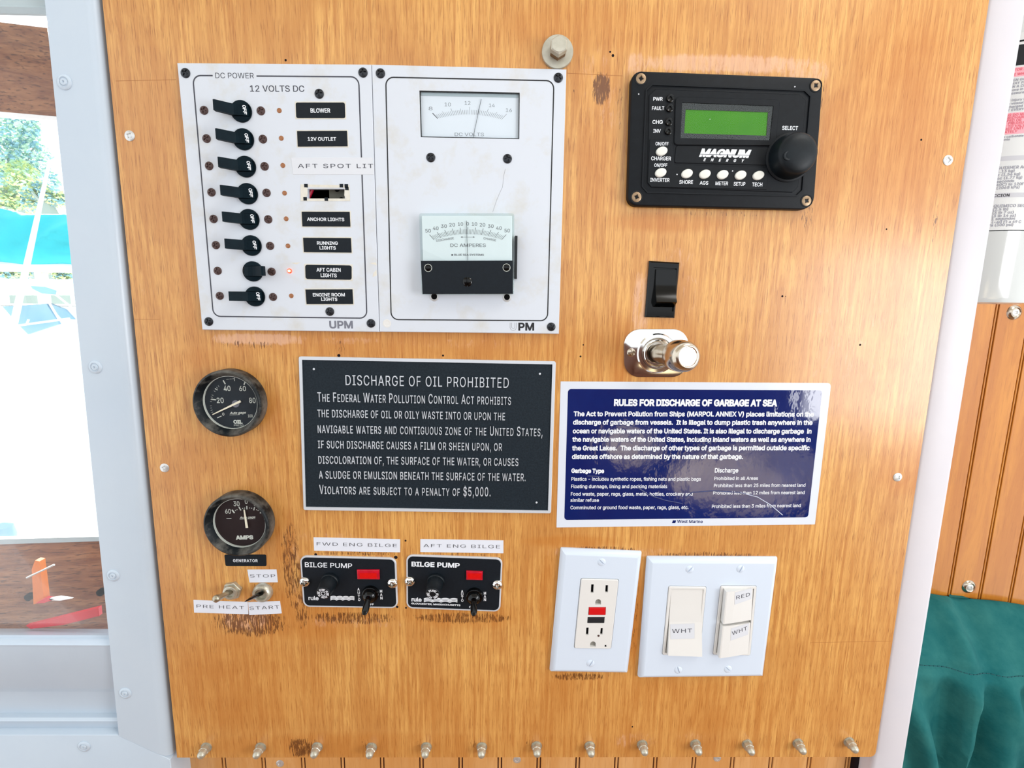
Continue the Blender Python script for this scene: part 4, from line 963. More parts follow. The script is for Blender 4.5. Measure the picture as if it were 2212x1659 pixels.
# ================================================================== OIL PLAQUE
c = B(922, 940); op = thing('warning_plaque', c[0], c[1], 0, 'black cast metal plaque with raised letters on discharge of oil', 'plaque')
o = pts(AO, [(55, 38), (2140, 78), (2100, 1310), (95, 1283)], 2.4); i_ = pts(AO, [(82, 64), (2112, 102), (2076, 1287), (113, 1257)], 2.4)
g = G(); g.plate(rnd(o, 1.5, 3), [i_], 0.02, 2.4, .3); obj('raised_border', g, M['plaque_metal'], op)
g = G(); g.prism(inset(i_, -.4), 0.03, 1.5); obj('plaque_field', g, M['plaque_dark'], op)
SM = dict(small=.82)
OL = [('DISCHARGE OF OIL PROHIBITED', (440, 268), (1757, 290), 80, dict(bold=-.004)),
      ('The Federal Water Pollution Control Act prohibits', (213, 402), (1775, 428), 76, SM),
      ('THE DISCHARGE OF OIL OR OILY WASTE INTO OR UPON THE', (213, 527), (1727, 553), 60, {}),
      ('navigable waters and contiguous zone of the United States,', (215, 655), (2030, 682), 74, SM),
      ('IF SUCH DISCHARGE CAUSES A FILM OR SHEEN UPON, OR', (217, 778), (1702, 800), 60, {}),
      ('DISCOLORATION OF, THE SURFACE OF THE WATER, OR CAUSES', (220, 903), (1835, 922), 60, {}),
      ('A SLUDGE OR EMULSION BENEATH THE SURFACE OF THE WATER.', (225, 1023), (1893, 1045), 60, {}),
      ('Violators are subject to a penalty of $5,000.', (228, 1148), (1610, 1168), 72, SM)]
letters(op, [(t[0], AO, t[1], t[2], t[3], dict(t[4])) for t in OL], M['plaque_metal'], 1.45, depth=.85, name='raised_lettering', spacing=1.12)
for x, y in ((180, 140), (2010, 178), (1983, 1220)):
    q = B(*AO(x, y), 1.5); g = G(); g.lathe((*q, 1.45), [(.9, 0), (.8, .4), (.02, .6)], 12); obj('pin', g, M['plaque_metal'], op)

# ================================================================== GARBAGE STICKER
c = B(1490, 980); gs = thing('rules_sticker', c[0], c[1], 0, 'glossy blue sticker with white rules on discharge of garbage', 'sticker')
g = G(); g.prism(rnd(pts(AS, [(75, 50), (2160, 62), (2035, 1152), (43, 1175)], .3), [.3, .6, 3, .3], 3), 0.02, .3); obj('sticker_border', g, M['sticker_white'], gs)
g = G(); g.prism(rnd(pts(AS, [(132, 108), (2092, 118), (1982, 1097), (103, 1117)], .3), 2.6, 4), .28, .38); bl = obj('blue_field', g, M['sticker_blue'], gs)
SL = [('RULES FOR DISCHARGE OF GARBAGE AT SEA', (485, 240), (1743, 243), 54, .045),
      ('The Act to Prevent Pollution from Ships (MARPOL ANNEX V) places limitations on the', (175, 318), (2025, 321), 38, .03),
      ('discharge of garbage from vessels.  It is illegal to dump plastic trash anywhere in the', (170, 383), (2015, 386), 38, .03),
      ('ocean or navigable waters of the United States. It is also illegal to discharge garbage  in', (168, 450), (2007, 452), 38, .03),
      ('the navigable waters of the United States, including inland waters as well as anywhere in', (165, 515), (2000, 517), 38, .03),
      ('the Great Lakes.  The discharge of other types of garbage is permitted outside specific', (163, 582), (1993, 580), 38, .03),
      ('distances offshore as determined by the nature of that garbage.', (162, 648), (1480, 648), 38, .03),
      ('Garbage Type', (157, 755), (410, 757), 35, .04), ('Discharge', (1262, 752), (1443, 752), 35, .02),
      ('Plastics - includes synthetic ropes, fishing nets and plastic bags', (157, 815), (1155, 815), 27, .012), ('Prohibited in all Areas', (1258, 810), (1595, 808), 26, .01),
      ('Floating dunnage, lining and packing materials', (155, 872), (895, 872), 27, .012), ('Prohibited less than 25 miles from nearest land', (1255, 865), (1960, 862), 26, .01),
      ('Food waste, paper, rags, glass, metal, bottles, crockery and', (153, 930), (1092, 930), 27, .012), ('Prohibited less than 12 miles from nearest land', (1250, 922), (1955, 918), 26, .01),
      ('similar refuse', (150, 978), (370, 978), 27, .012),
      ('Comminuted or ground food waste, paper, rags, glass, etc.', (150, 1035), (1060, 1033), 27, .012), ('Prohibited less than 3 miles from nearest land', (1240, 1026), (1925, 1018), 26, .01)]
letters(gs, [(t[0], AS, t[1], t[2], t[3], dict(bold=t[4])) for t in SL], M['label_white_print'], .38)
letters(gs, [('West Marine', AS, (972, 1140), (1170, 1142), 24, dict(bold=.015))], M['sticker_blue'], .3)
g = G(); g.prism(pts(AS, [(940, 1120), (966, 1120), (958, 1142), (933, 1142)], .3), .3, .36); obj('logo_mark', g, M['sticker_blue'], gs)
g = G()
for l in ([(1040, 940), (1090, 905), (1250, 893), (1450, 905), (1590, 940), (1690, 1000), (1785, 1080)], [(670, 868), (760, 925), (880, 965), (1010, 990)], [(1140, 545), (1190, 535), (1240, 512)], [(280, 778), (350, 780), (440, 795)]):
    g.tube([(*B(*AS(*p), .4), .38) for p in l], .45, 6)
obj('wrinkle', g, M['sticker_blue'], gs, smooth=True)

# ================================================================== ROUND GAUGES
def gauge(name, base_px, label, dialmat):
    cx, cy = B(*AG(*base_px), 0); t = thing(name, cx, cy, 0, label, 'gauge', 'round gauges at the left of the board')
    g = G(); g.lathe((cx, cy, 0), [(26.3, .02), (26.6, 1), (26.6, 10.2), (26.0, 11.6), (24.8, 12.2), (23.8, 11.4), (21.2, 6.2)], 72)
    g.f = g.f[:-1]; g.m = g.m[:-1]; obj('bezel', g, M['dusty_black'], t, smooth=50)
    g = G(); g.lathe((cx, cy, 0), [(21.0, 3.0), (21.0, 6.3), (21.7, 6.3), (21.7, 3.0)], 64); g.f = g.f[:-2]; g.m = g.m[:-2]; obj('reflector_ring', g, M['cream_ring'], t, smooth=True)
    g = G(); g.prism(circ(cx, cy, 21.3, 64), .5, 4.0); d = obj('dial', g, dialmat, t)
    g = G(); g.prism(circ(cx, cy, 20.9, 48), 5.9, 6.1); obj('glass_cover', g, M['glass'], t)
    return t, d
HG = 4.02
t, d = gauge('oil_pressure_gauge', (383, 312), 'round black oil pressure gauge with white needle, the upper of the two gauges', M['dial_black'])
letters(d, [('40', AG, (302, 234), (355, 234), 42), ('60', AG, (423, 234), (475, 234), 40), ('20', AG, (248, 327), (302, 327), 42), ('80', AG, (500, 327), (550, 327), 42),
            ('0', AG, (290, 424), (306, 424), 22), ('100', AG, (490, 438), (527, 438), 22)], M['cream_ring'], HG, bold=.012)
letters(d, [('Auto gage', AG, (348, 413), (475, 409), 17, dict(shear=.3, bold=.02)), ('OIL', AG, (377, 488), (448, 488), 30, dict(bold=.05)), ('PRESS', AG, (380, 507), (457, 507), 13)], M['cream_ring'], HG)
g = G()
for a, b, w in (((296, 150), (313, 180), .9), ((466, 164), (458, 184), .9), ((203, 297), (240, 302), .9), ((528, 447), (542, 463), .9), ((250, 442), (283, 428), .6), ((232, 212), (254, 226), .4), ((384, 130), (384, 155), .4), ((346, 420), (424, 418), .25)):
    g.tick(B(*AG(*a), HG), B(*AG(*b), HG), w, HG, HG + .05)
for k in range(16):
    f = k / 15; a = math.radians(205 - 78 * f) if k < 9 else math.radians(205 - 78 * f)
    x, y = 385 + 192 * math.cos(a), 335 - 195 * math.sin(a); x1, y1 = 385 + 178 * math.cos(a), 335 - 181 * math.sin(a)
    if k % 5: g.tick(B(*AG(x, y), HG), B(*AG(x1, y1), HG), .22, HG, HG + .05)
for k in range(7):
    x = 322 + k * 9; g.tick(B(*AG(x, 140 - k), HG), B(*AG(x + 1, 146 - k), HG), .22, HG, HG + .05)
obj('scale_marks', g, M['cream_ring'], d)
x, y = B(*AG(388, 335), HG + 1.2); g = G(); g.lathe((x, y, HG), [(2.9, 0), (2.9, .5), (2.4, .8), (.02, .8)], 24); obj('needle_hub', g, M['print_blue_grey'], d)
a = Vector(B(*AG(212, 417), HG + 1.6)); b = Vector(B(*AG(430, 313), HG + 1.6)); u = (b - a).normalized(); n = Vector((-u.y, u.x))
g = G(); g.prism([tuple(a + n * .35), tuple(a - n * .35), tuple(b - n * .9), tuple(b + n * .9)], HG + 1.1, HG + 1.6); obj('needle', g, M['needle_cream'], d)
t, d = gauge('ammeter_gauge', (452, 1238), 'round amps gauge with brown dial and upright needle above the generator label', M['dial_brown'])
letters(d, [('30', AG, (378, 1130), (425, 1130), 38), ('0', AG, (466, 1113), (487, 1113), 38), ('30', AG, (535, 1130), (582, 1132), 36), ('60', AG, (313, 1188), (358, 1188), 36)], M['cream_ring'], HG, bold=.012)
letters(d, [('AMPS', AG, (395, 1392), (532, 1388), 33, dict(bold=.05)), ('Auto gage', AG, (425, 1228), (548, 1222), 17, dict(shear=.3, bold=.02))], M['cream_ring'], HG)
g = G()
for a, b, w in (((365, 1158), (384, 1184), 1.1), ((418, 1135), (434, 1163), .9), ((480, 1129), (481, 1155), .9), ((541, 1137), (534, 1162), .9), ((597, 1163), (584, 1186), .9), ((322, 1226), (360, 1226), .5), ((614, 1230), (630, 1230), .5), ((424, 1232), (546, 1228), .2)):
    g.tick(B(*AG(*a), HG), B(*AG(*b), HG), w, HG, HG + .05)
for x, y in ((392, 1163), (404, 1157), (448, 1148), (463, 1145), (502, 1144), (518, 1146), (556, 1158), (568, 1163)): q = B(*AG(x, y), HG); g.lathe((*q, HG), [(.4, 0), (.4, .05), (.02, .06)], 8)
obj('scale_marks', g, M['cream_ring'], d)
a = Vector(B(*AG(458, 1158), HG + 1.6)); b = Vector(B(*AG(480, 1300), HG + 1.6)); u = (b - a).normalized(); n = Vector((-u.y, u.x))
g = G(); g.prism([tuple(a + n * .45), tuple(a - n * .45), tuple(b - n * 1.0), tuple(b + n * 1.0)], HG + 1.1, HG + 1.6); obj('needle', g, M['needle_cream'], d)

# ================================================================== LOOSE LABELS
def sticky(v, quad, text, L, R, cap, label, mat='tape_white', ink='tape_ink', r=.3, bold=-.004, t=.22, h0=.02, spacing=1.12, name='label_strip'):
    p = pts(v, quad, t); cx = sum(q[0] for q in p) / 4; cy = sum(q[1] for q in p) / 4
    g = G(); g.prism(rnd(p, r, 3), h0, h0 + t); o = obj(name, g, M[mat], None, label=label, cat='label')
    letters(o, [(text, v, L, R, cap, dict(bold=bold))], M[ink], h0 + t, spacing=spacing); return o
sticky(AT, [(560, 385), (1160, 385), (1165, 552), (580, 550)], 'GENERATOR', (688, 492), (1042, 493), 42, 'small black label reading GENERATOR under the amps gauge', 'label_black', 'label_white_print', r=1.2, bold=.02)
sticky(AT, [(890, 600), (1308, 598), (1328, 782), (922, 785)], 'STOP', (930, 713), (1293, 712), 44, 'white tape label reading STOP above the black toggle switch')
sticky(AT, [(118, 1035), (897, 1065), (905, 1240), (128, 1217)], 'PRE HEAT', (165, 1145), (845, 1168), 44, 'white tape label reading PRE HEAT below the silver toggle')
sticky(AT, [(902, 1068), (1358, 1050), (1385, 1228), (917, 1252)], 'START', (925, 1178), (1352, 1158), 46, 'white tape label reading START below the black toggle')
sticky(AB, [(222, 50), (1103, 70), (1103, 203), (228, 187)], 'FWD ENG BILGE', (255, 132), (1070, 150), 32, 'white tape label reading FWD ENG BILGE')
sticky(AB, [(1308, 68), (2153, 82), (2153, 213), (1308, 200)], 'AFT ENG BILGE', (1340, 150), (2118, 162), 32, 'white tape label reading AFT ENG BILGE')

# ================================================================== TWO TOGGLES UNDER THE AMPS GAUGE
def hexnut(g, c, r, z0, z1, rot=0): g.prism([(c[0] + r * math.cos(PI / 3 * i + rot), c[1] + r * math.sin(PI / 3 * i + rot)) for i in range(6)], z0, z1, .5, 1)
c0 = B(*AT(672, 905), 2); t = thing('toggle_switch', c0[0], c0[1], 0, 'silver toggle switch with hex nut above the PRE HEAT label', 'switch', 'generator toggle switches')
g = G(); hexnut(g, c0, 8.0, .02, 3.4, .2); obj('hex_nut', g, M['dull_steel'], t)
g = G(); g.lathe((*c0, 3.2), [(5.9, 0), (5.9, 2.6), (5.2, 3.0), (3.9, 3.0), (3.6, 1.0), (.1, .8)], 32); obj('bushing', g, M['dull_steel'], t, smooth=30)
e = P3(*AT(440, 1018), 21); s = (c0[0] - .2, c0[1] + .2, 4.4); m = lambda f: tuple(s[k] + (e[k] - s[k]) * f for k in range(3))
g = G(); g.tube([s, m(.4), m(.8), m(.9), m(1), m(1.08), m(1.11)], [1.9, 2.1, 2.5, 3.0, 3.1, 2.2, .4], 18); obj('bat_lever', g, M['satin_nickel'], t, smooth=60)
c0 = B(*AT(1100, 940), 3); t = thing('toggle_switch', c0[0], c0[1], 0, 'toggle switch with round pale nut and black lever beneath the STOP label', 'switch', 'generator toggle switches')
g = G(); g.lathe((*c0, 0.02), [(8.2, 0), (8.2, 2), (7.6, 4.2), (6.2, 5.4), (5.0, 5.4), (4.7, 2.4), (.1, 2.2)], 40); obj('round_nut', g, M['dull_steel'], t, smooth=40)
e = P3(*AT(880, 1045), 22); s = (c0[0], c0[1] + .5, 3.5)
g = G(); a = Vector(s); b = Vector(e); ax = (b - a).normalized(); side = Vector((0, 0, 1)).cross(ax).normalized(); up = ax.cross(side)
R = []
for f, w, th in ((0, 2.0, 1.9), (.35, 2.3, 1.7), (.6, 2.9, 1.4), (.85, 3.0, 1.0), (1.0, 2.2, .5), (1.04, 1.2, .3)):
    p = a + (b - a) * f; R.append([tuple(p + side * (w * math.cos(2 * PI * k / 16)) + up * (th * math.sin(2 * PI * k / 16))) for k in range(16)])
g.loft(R); obj('lever', g, M['gloss_black'], t, smooth=50)

# ================================================================== BILGE PUMP PANELS
def bilge(quad, label, sc1, sc2, fuse, lens, lenspad, tog, tip, texts, auto, man, waves, nf):
    p = pts(AB, quad, 1.6); cx = sum(q[0] for q in p) / 4; cy = sum(q[1] for q in p) / 4
    t = thing('bilge_pump_switch', cx, cy, 0, label, 'switch panel', 'bilge pump switch panels')
    rp = rnd(p, 5.6, 6); g = G(); g.plate(rp, [inset(rp, 1.25)], 0.02, 1.7, .25); obj('silver_rim', g, M['plaque_metal'], t)
    g = G(); g.prism(inset(rp, 1.1), 0.03, 1.5); pn = obj('black_plate', g, M['label_black'], t)
    for q in (sc1, sc2): x, y = B(*AB(*q), 3); stamp('screw', 'screw_dome', t, x, y, 1.6, random.random(), label='chrome domed screw')
    letters(pn, [(a[0], AB, a[1], a[2], a[3], a[4]) for a in texts], M['label_white_print'], 1.5)
    g = G()
    for ch, (x, y) in auto + man: put_char(g, ch, B(*AB(x, y), 1.5), 2.6, 0, 1.58, wid=2.0, bold=.03)
    obj('lettering', g, M['label_white_print'], pn)
    g = G()
    for dy in (0, 14, 28):
        (x0, y0), (x1, y1) = waves; P = []
        for k in range(33):
            f = k / 32; x = x0 + (x1 - x0) * f; y = y0 + (y1 - y0) * f + dy - 7 * abs(math.sin(f * PI * 3.9)) ** .7 * 1.6
            P.append(B(*AB(x, y), 1.5))
        g.strip(P, .95, 1.5, 1.58)
    obj('wave_logo', g, M['label_white_print'], pn)
    # fuse holder
    (bx_, by_), (tx_, ty_) = fuse; a = Vector(P3(*AB(bx_, by_), 2.5)); b = Vector(P3(*AB(tx_, ty_), 16.5)); a.z = 1.5; a.x = B(*AB(bx_, by_), 2.5)[0]; ax = (b - a).normalized(); L = (b - a).length
    g = G(); g.lathe(a, [(7.6, 0), (7.6, 1.6), (7.0, 2.4), (6.4, 2.4)], 36, axis=ax); fh = obj('fuse_holder', g, M['black_plastic'], t, smooth=30)
    g = G(); u = ax.orthogonal().normalized(); w = ax.cross(u); R = []
    for r, z, k in ((6.3, 2.2, 1), (6.6, 2.6, 1), (6.4, L * .55, 1), (6.2, L * .6, 0), (5.9, L - .5, 0), (5.4, L, 0)):
        R.append([tuple(a + ax * z + u * ((r + (.25 if i % 2 and k else 0)) * math.cos(2 * PI * i / 64)) + w * ((r + (.25 if i % 2 and k else 0)) * math.sin(2 * PI * i / 64))) for i in range(64)])
    g.loft(R); obj('fuse_cap', g, M['black_plastic'], fh, smooth=35)
    g = G(); seq = ('FUSE ' * nf); n_ = len(seq); ux = (Vector((1, 0, 0)) - ax * ax.x).normalized(); uy = ax.cross(ux)
    for i, ch in enumerate(seq):
        if ch == ' ': continue
        an = PI / 2 + .6 - 2 * PI * i / n_; put_char(g, ch, (3.75 * math.cos(an), 3.75 * math.sin(an)), 2.2, an - PI / 2, .12, wid=1.45 if nf == 4 else 1.8, bold=.03)
    if nf == 4: g.ring(circ(0, 0, 1.9, 20), .5, .02, .12)
    g.v = [tuple(b + ux * x + uy * y + ax * z) for x, y, z in g.v]
    obj('lettering', g, M['label_white_print'], fh)
    # red lamp
    g = G(); g.prism(pts(AB, lens, 3), 1.4, 3.4, .5, 2); lm = obj('red_lamp', g, M['red_lens'], t, smooth=30)
    g = G(); g.prism(pts(AB, lenspad, 3.4), 3.3, 3.5); obj('lamp_face', g, M['red_core'], lm)
    # sealed toggle
    c = B(*AB(*tog), 3); g = G(); R = []
    for r, z, k in ((7.3, 1.5, 0), (7.3, 2.4, 0), (6.9, 3.0, 1), (6.7, 4.6, 1), (6.0, 5.0, 0), (5.2, 5.0, 0), (5.0, 7.6, 0), (4.0, 8.6, 0), (2.6, 9.4, 0), (2.2, 11.5, 0)):
        R.append([(c[0] + (r + (.25 if i % 2 and k else 0)) * math.cos(2 * PI * i / 48), c[1] + (r + (.25 if i % 2 and k else 0)) * math.sin(2 * PI * i / 48), z) for i in range(48)])
    g.loft(R); bt = obj('toggle_boot', g, M['gloss_black'], t, smooth=35)
    e = Vector(P3(*AB(*tip), 22)); s = Vector((c[0], c[1], 8.5)); g = G(); ax = (e - s).normalized(); side = ax.cross(Vector((0, 0, 1))).normalized(); up = ax.cross(side); R = []
    for f, w_, th in ((0, 2.2, 2.2), (.25, 2.4, 2.2), (.5, 2.9, 1.7), (.8, 2.8, 1.2), (.97, 1.9, .8), (1.02, .9, .4)):
        p_ = s + (e - s) * f; R.append([tuple(p_ + side * (w_ * math.cos(2 * PI * k / 16)) + up * (th * math.sin(2 * PI * k / 16))) for k in range(16)])
    g.loft(R); obj('toggle_lever', g, M['gloss_black'], bt, smooth=50)
    return t
bilge([(82, 238), (1060, 262), (1080, 772), (120, 757)], 'black bilge pump switch plate beneath the FWD ENG BILGE label', (130, 508), (1022, 523), ((388, 498), (320, 622)),
      [(663, 384), (890, 384), (893, 478), (668, 476)], [(690, 412), (865, 412), (865, 466), (692, 466)], (800, 630), (738, 838),
      [('BILGE PUMP', (135, 352), (615, 365), 49, dict(bold=.01)), ('rule', (172, 688), (275, 690), 42, dict(bold=.02)), ('OFF', (772, 744), (838, 740), 20, dict(bold=.02))],
      [('A', (680, 578)), ('U', (682, 614)), ('T', (684, 649)), ('O', (687, 683))], [('M', (909, 597)), ('A', (911, 632)), ('N', (913, 667))], ((395, 660), (638, 664)), 4)
bilge([(1165, 228), (2145, 262), (2120, 808), (1168, 772)], 'black bilge pump switch plate beneath the AFT ENG BILGE label', (1200, 503), (2090, 538), ((1467, 500), (1433, 628)),
      [(1775, 395), (1943, 401), (1941, 485), (1775, 481)], [(1790, 415), (1928, 420), (1926, 472), (1790, 468)], (1857, 650), (1852, 845),
      [('BILGE PUMP', (1218, 346), (1708, 362), 50, dict(bold=.03)), ('rule', (1218, 702), (1322, 705), 42, dict(bold=.03)), ('GLOUCESTER, MASSACHUSETTS', (1216, 730), (1715, 750), 17, dict(bold=.03)), ('OFF', (1803, 768), (1868, 770), 20, dict(bold=.02))],
      [('A', (1734, 600)), ('U', (1734, 630)), ('T', (1735, 661)), ('O', (1735, 692))], [('M', (1965, 618)), ('A', (1965, 650)), ('N', (1965, 683))], ((1345, 678), (1685, 685)), 3)

# ================================================================== OUTLET AND SWITCH PLATES
c = B(1290, 1315); gf = thing('power_outlet', c[0], c[1], 0, 'white double power outlet with red and black test buttons in a white plate', 'outlet')
o = pts(AP, [(170, 48), (900, 80), (772, 1165), (70, 1155)], 0); HP = 5.4
op_ = pts(AP, [(352, 328), (698, 337), (627, 966), (290, 960)], HP)
def cover(o, holes, par):
    o = ccw(rnd(o, 1.2, 2)); R = [[(x, y, .02) for x, y in o], [(x, y, 1.0) for x, y in o]]
    for d_, z in ((1.2, 3.4), (3.0, 4.9), (4.4, HP)): R.append([(x, y, z) for x, y in inset(o, d_)])
    g = G(); g.loft(R, True, False); g.plate(inset(o, 4.4), holes, 1.0, HP); return obj('cover_plate', g, M['cover_white'], par, smooth=25)
cover(o, [rnd(op_, 1.6, 3)], gf)
HR = HP + .9
face = rnd(inset(op_, .35), 1.5, 3)
def q4(l, h=HR): return pts(AP, l, h)
slots = [q4([(447, 385), (471, 385), (467, 462), (443, 462)]), q4([(577, 393), (600, 393), (597, 458), (573, 458)]), q4([(403, 775), (425, 775), (421, 842), (399, 842)]), q4([(533, 780), (553, 780), (548, 838), (527, 838)])]
def ground(x, y):
    cx, cy = B(*AP(x, y), HR); return [(cx + 2.5 * math.cos(a), cy + 2.7 * math.sin(a)) for a in [PI * k / 8 for k in range(9)]] + [(cx - 2.5, cy - 2.4), (cx + 2.5, cy - 2.4)]
slots += [ground(510, 545), ground(463, 925)]
bts = [q4([(425, 590), (580, 590), (577, 662), (420, 662)]), q4([(415, 680), (569, 680), (565, 735), (411, 735)])]
g = G(); g.plate(face, slots + bts + [q4([(569, 932), (585, 932), (584, 950), (568, 950)])], .5, HR, .5); rc = obj('receptacle', g, M['device_white'], gf)
g = G()
for s_ in slots[:4]: g = G(); g.prism(inset(s_, -.3), .4, HR - 1.6); obj('contact_slot', g, M['hole_dark'], rc)
g = G(); g.prism(q4([(565, 928), (589, 928), (588, 954), (564, 954)]), .4, HR - .6); obj('small_hole', g, M['hole_dark'], rc)
g = G()
for s_ in slots[4:]: g = G(); g.prism(inset(s_, -.3), .4, HR - 2.2); obj('ground_hole', g, M['slot_shade'], rc)
g = G(); g.prism(inset(bts[0], .3), .4, HR + .5, .35); obj('reset_button', g, M['red_button'], rc, label='red reset button')
g = G(); g.prism(inset(bts[1], .3), .4, HR + .3, .35); obj('test_button', g, M['black_button'], rc, label='black test button')
q = B(*AP(513, 848), HR); g = G(); g.lathe((*q, HR - .05), [(1.0, 0), (1, .2), (.02, .3)], 12); obj('indicator_lamp', g, M['screw_brown'], rc)
for x, y in ((542, 185), (441, 1098)): q = B(*AP(x, y), HP); stamp('screw', 'screw_white', gf, q[0], q[1], HP - .3, math.radians(-45 if y < 500 else 60), label='white slotted screw')

c = B(1525, 1328); sw = thing('wall_switch', c[0], c[1], 0, 'white double gang plate with one wide rocker and one pair of short rockers', 'switch')
o = pts(AP, [(945, 125), (2120, 130), (1985, 1195), (862, 1210)], 0)
w1 = pts(AP, [(1143, 397), (1487, 403), (1427, 1025), (1084, 1021)], HP); w2 = pts(AP, [(1611, 394), (1941, 396), (1882, 1026), (1541, 1019)], HP)
cover(o, [rnd(w1, 1.6, 3), rnd(w2, 1.6, 3)], sw)
for w_ in (w1, w2):
    g = G(); ww = rnd(inset(w_, .3), 1.4, 3); g.plate(ww, [inset(ww, 2.2)], .5, HP + .8, .5); obj('switch_frame', g, M['device_white'], sw)
    g = G(); g.prism(inset(w_, 1.5), .4, 2.0); obj('switch_well', g, M['device_ivory'], sw)
# wide rocker, lower end out
a, b, c_, d = pts(AP, [(1172, 432), (1460, 437), (1432, 1010), (1128, 1000)], HP + 1)
def bil(u, v): return tuple((a[k] * (1 - u) + b[k] * u) * (1 - v) + (d[k] * (1 - u) + c_[k] * u) * v for k in (0, 1))
g = G(); hz = [(0, HP + .2), (.25, HP + .4), (.5, HP + 1.0), (.75, HP + 2.8), (1.0, HP + 5.0)]
R = [[(*bil(0, 0), 2), (*bil(1, 0), 2)]]
def ringat(v, z): return [(*bil(0, v), 2.0), (*bil(1, v), 2.0), (*bil(1, v), z), (*bil(0, v), z)]
g.loft([ringat(v, z) for v, z in hz]); pd = obj('wide_rocker', g, M['device_white'], sw)
def onpad(v): return HP + 1.0 + (v - .5) * 8
lq = pts(AP, [(1163, 755), (1385, 747), (1378, 872), (1162, 880)], HP + 3.2)
def zpad(x, y):
    v = (a[1] - y) / (a[1] - d[1]); z = hz[-1][1]
    for (v0, z0), (v1, z1) in zip(hz, hz[1:]):
        if v0 <= v <= v1: z = z0 + (z1 - z0) * (v - v0) / (v1 - v0)
    return z
def drape(g, zf, off): g.v = [(x, y, zf(x, y) + off + (z if z < .5 else 0)) for x, y, z in g.v]
def lab_on(par, v, quad, h, text, L, R_, cap, zf, nm):
    qq = pts(v, quad, h); g = G(); n = 6; vsx = []
    for j in range(n + 1):
        for i in range(n + 1):
            u, w_ = i / n, j / n
            vsx.append(tuple((qq[0][k] * (1 - u) + qq[1][k] * u) * (1 - w_) + (qq[3][k] * (1 - u) + qq[2][k] * u) * w_ for k in (0, 1)) + (0,))
    g.add(vsx, [[j * (n + 1) + i, (j + 1) * (n + 1) + i, (j + 1) * (n + 1) + i + 1, j * (n + 1) + i + 1] for j in range(n) for i in range(n)])
    drape(g, zf, .12); obj('sticker', g, M['tape_clear'] , par, label='clear sticker reading ' + text)
    g = G(); put_text(g, text, v, L, R_, cap, h, spacing=1.1); g.v = [(x, y, 0) for x, y, z in g.v]; drape(g, zf, .2); obj('lettering', g, M['print_grey'], par)
lab_on(pd, AP, [(1163, 755), (1385, 747), (1378, 872), (1162, 880)], HP + 2.8, 'WHT', (1177, 826), (1358, 822), 32, zpad, 's')
# two short rockers hinged on their right side, left side out
def short_rocker(px4, ridge, text, lq, L, R_, cap, zr):
    tl, tr, br, bl = pts(AP, px4, HP + .5)
    g = G(); n = 8; R = []
    prof = [(0, 2.0), (0, zr), (.04, zr + .25), (.3, zr - .9), (.6, zr - 2.6), (1, HP + .7), (1, 2.0)]
    def at(u, v): return tuple((tl[k] * (1 - u) + tr[k] * u) * (1 - v) + (bl[k] * (1 - u) + br[k] * u) * v for k in (0, 1))
    g.loft([[(*at(u, v), z) for u, z in prof] for v in (1, 0)]); o_ = obj('short_rocker', g, M['device_white'], sw)
    def zf(x, y):
        v = (tl[1] - y) / (tl[1] - bl[1]); xl = at(0, v)[0]; xr_ = at(1, v)[0]; u = (x - xl) / (xr_ - xl); z = zr
        for (u0, z0), (u1, z1) in zip(prof[1:6], prof[2:6]):
            if u0 <= u <= u1: z = z0 + (z1 - z0) * (u - u0) / max(1e-6, u1 - u0)
        return z
    lab_on(o_, AP, lq, HP + 3, text, L, R_, cap, zf, 's')
short_rocker([(1640, 420), (1905, 420), (1888, 705), (1612, 708)], 0, 'RED', [(1735, 447), (1905, 430), (1900, 528), (1730, 558)], (1748, 512), (1885, 498), 32, HP + 5.8)
short_rocker([(1608, 728), (1882, 730), (1862, 1008), (1578, 1012)], 0, 'WHT', [(1700, 770), (1880, 745), (1870, 850), (1695, 880)], (1710, 832), (1862, 805), 34, HP + 5.8)
for x, y, r_ in ((1335, 250, 50), (1793, 246, 65), (1232, 1158, -70), (1680, 1150, -40)): q = B(*AP(x, y), HP); stamp('screw', 'screw_white', sw, q[0], q[1], HP - .3, math.radians(r_), label='white slotted screw')

# ================================================================== BOARD SCREWS, ACORN NUTS
for x, y, lb in ((279.5, 293, 'steel screw near the top of the left board edge'), (355, 1011, 'steel screw halfway down the left board edge, level with the warning plaque'),
                 (2048.5, 346, 'steel screw near the right board edge, right of the inverter remote'), (1939.5, 1031, 'steel screw near the right board edge, right of the blue sticker')):
    q = B(x, y, .5); stamp('board_screw', 'screw_square', None, q[0], q[1], 0.01, random.random(), label=lb, cat='screw', group='screws in the board')
ords = ['first', 'second', 'third', 'fourth', 'fifth', 'sixth', 'seventh', 'eighth', 'ninth', 'tenth', 'eleventh', 'twelfth', 'thirteenth']
for i, (x, y) in enumerate([(442, 1620), (560, 1620), (683, 1619), (801, 1620), (920, 1619), (1040.5, 1619), (1159.5, 1617), (1275, 1617), (1389, 1614), (1504.5, 1613), (1617, 1613), (1727, 1611), (1838, 1608)]):
    q = B(x, y, 3); pos = 'leftmost' if i == 0 else ('rightmost' if i == 12 else ords[i] + ' from the left')
    stamp('acorn_nut', 'acorn', None, q[0], q[1], 0.01, random.random(), label='domed steel acorn nut, %s in the row along the board foot' % pos, cat='nut', group='acorn nuts along the foot of the board')
for x, y, lb in ((603, 1653, 'small screw in the lower planks, left of centre'), (1117, 1645, 'small screw in the lower planks near the centre'), (1551, 1641.5, 'small screw in the lower planks towards the right')):
    q = B(x, y, -22); stamp('plank_screw', 'screw_square', None, q[0], q[1], -24, random.random(), label=lb, cat='screw', group='screws in the lower planks')
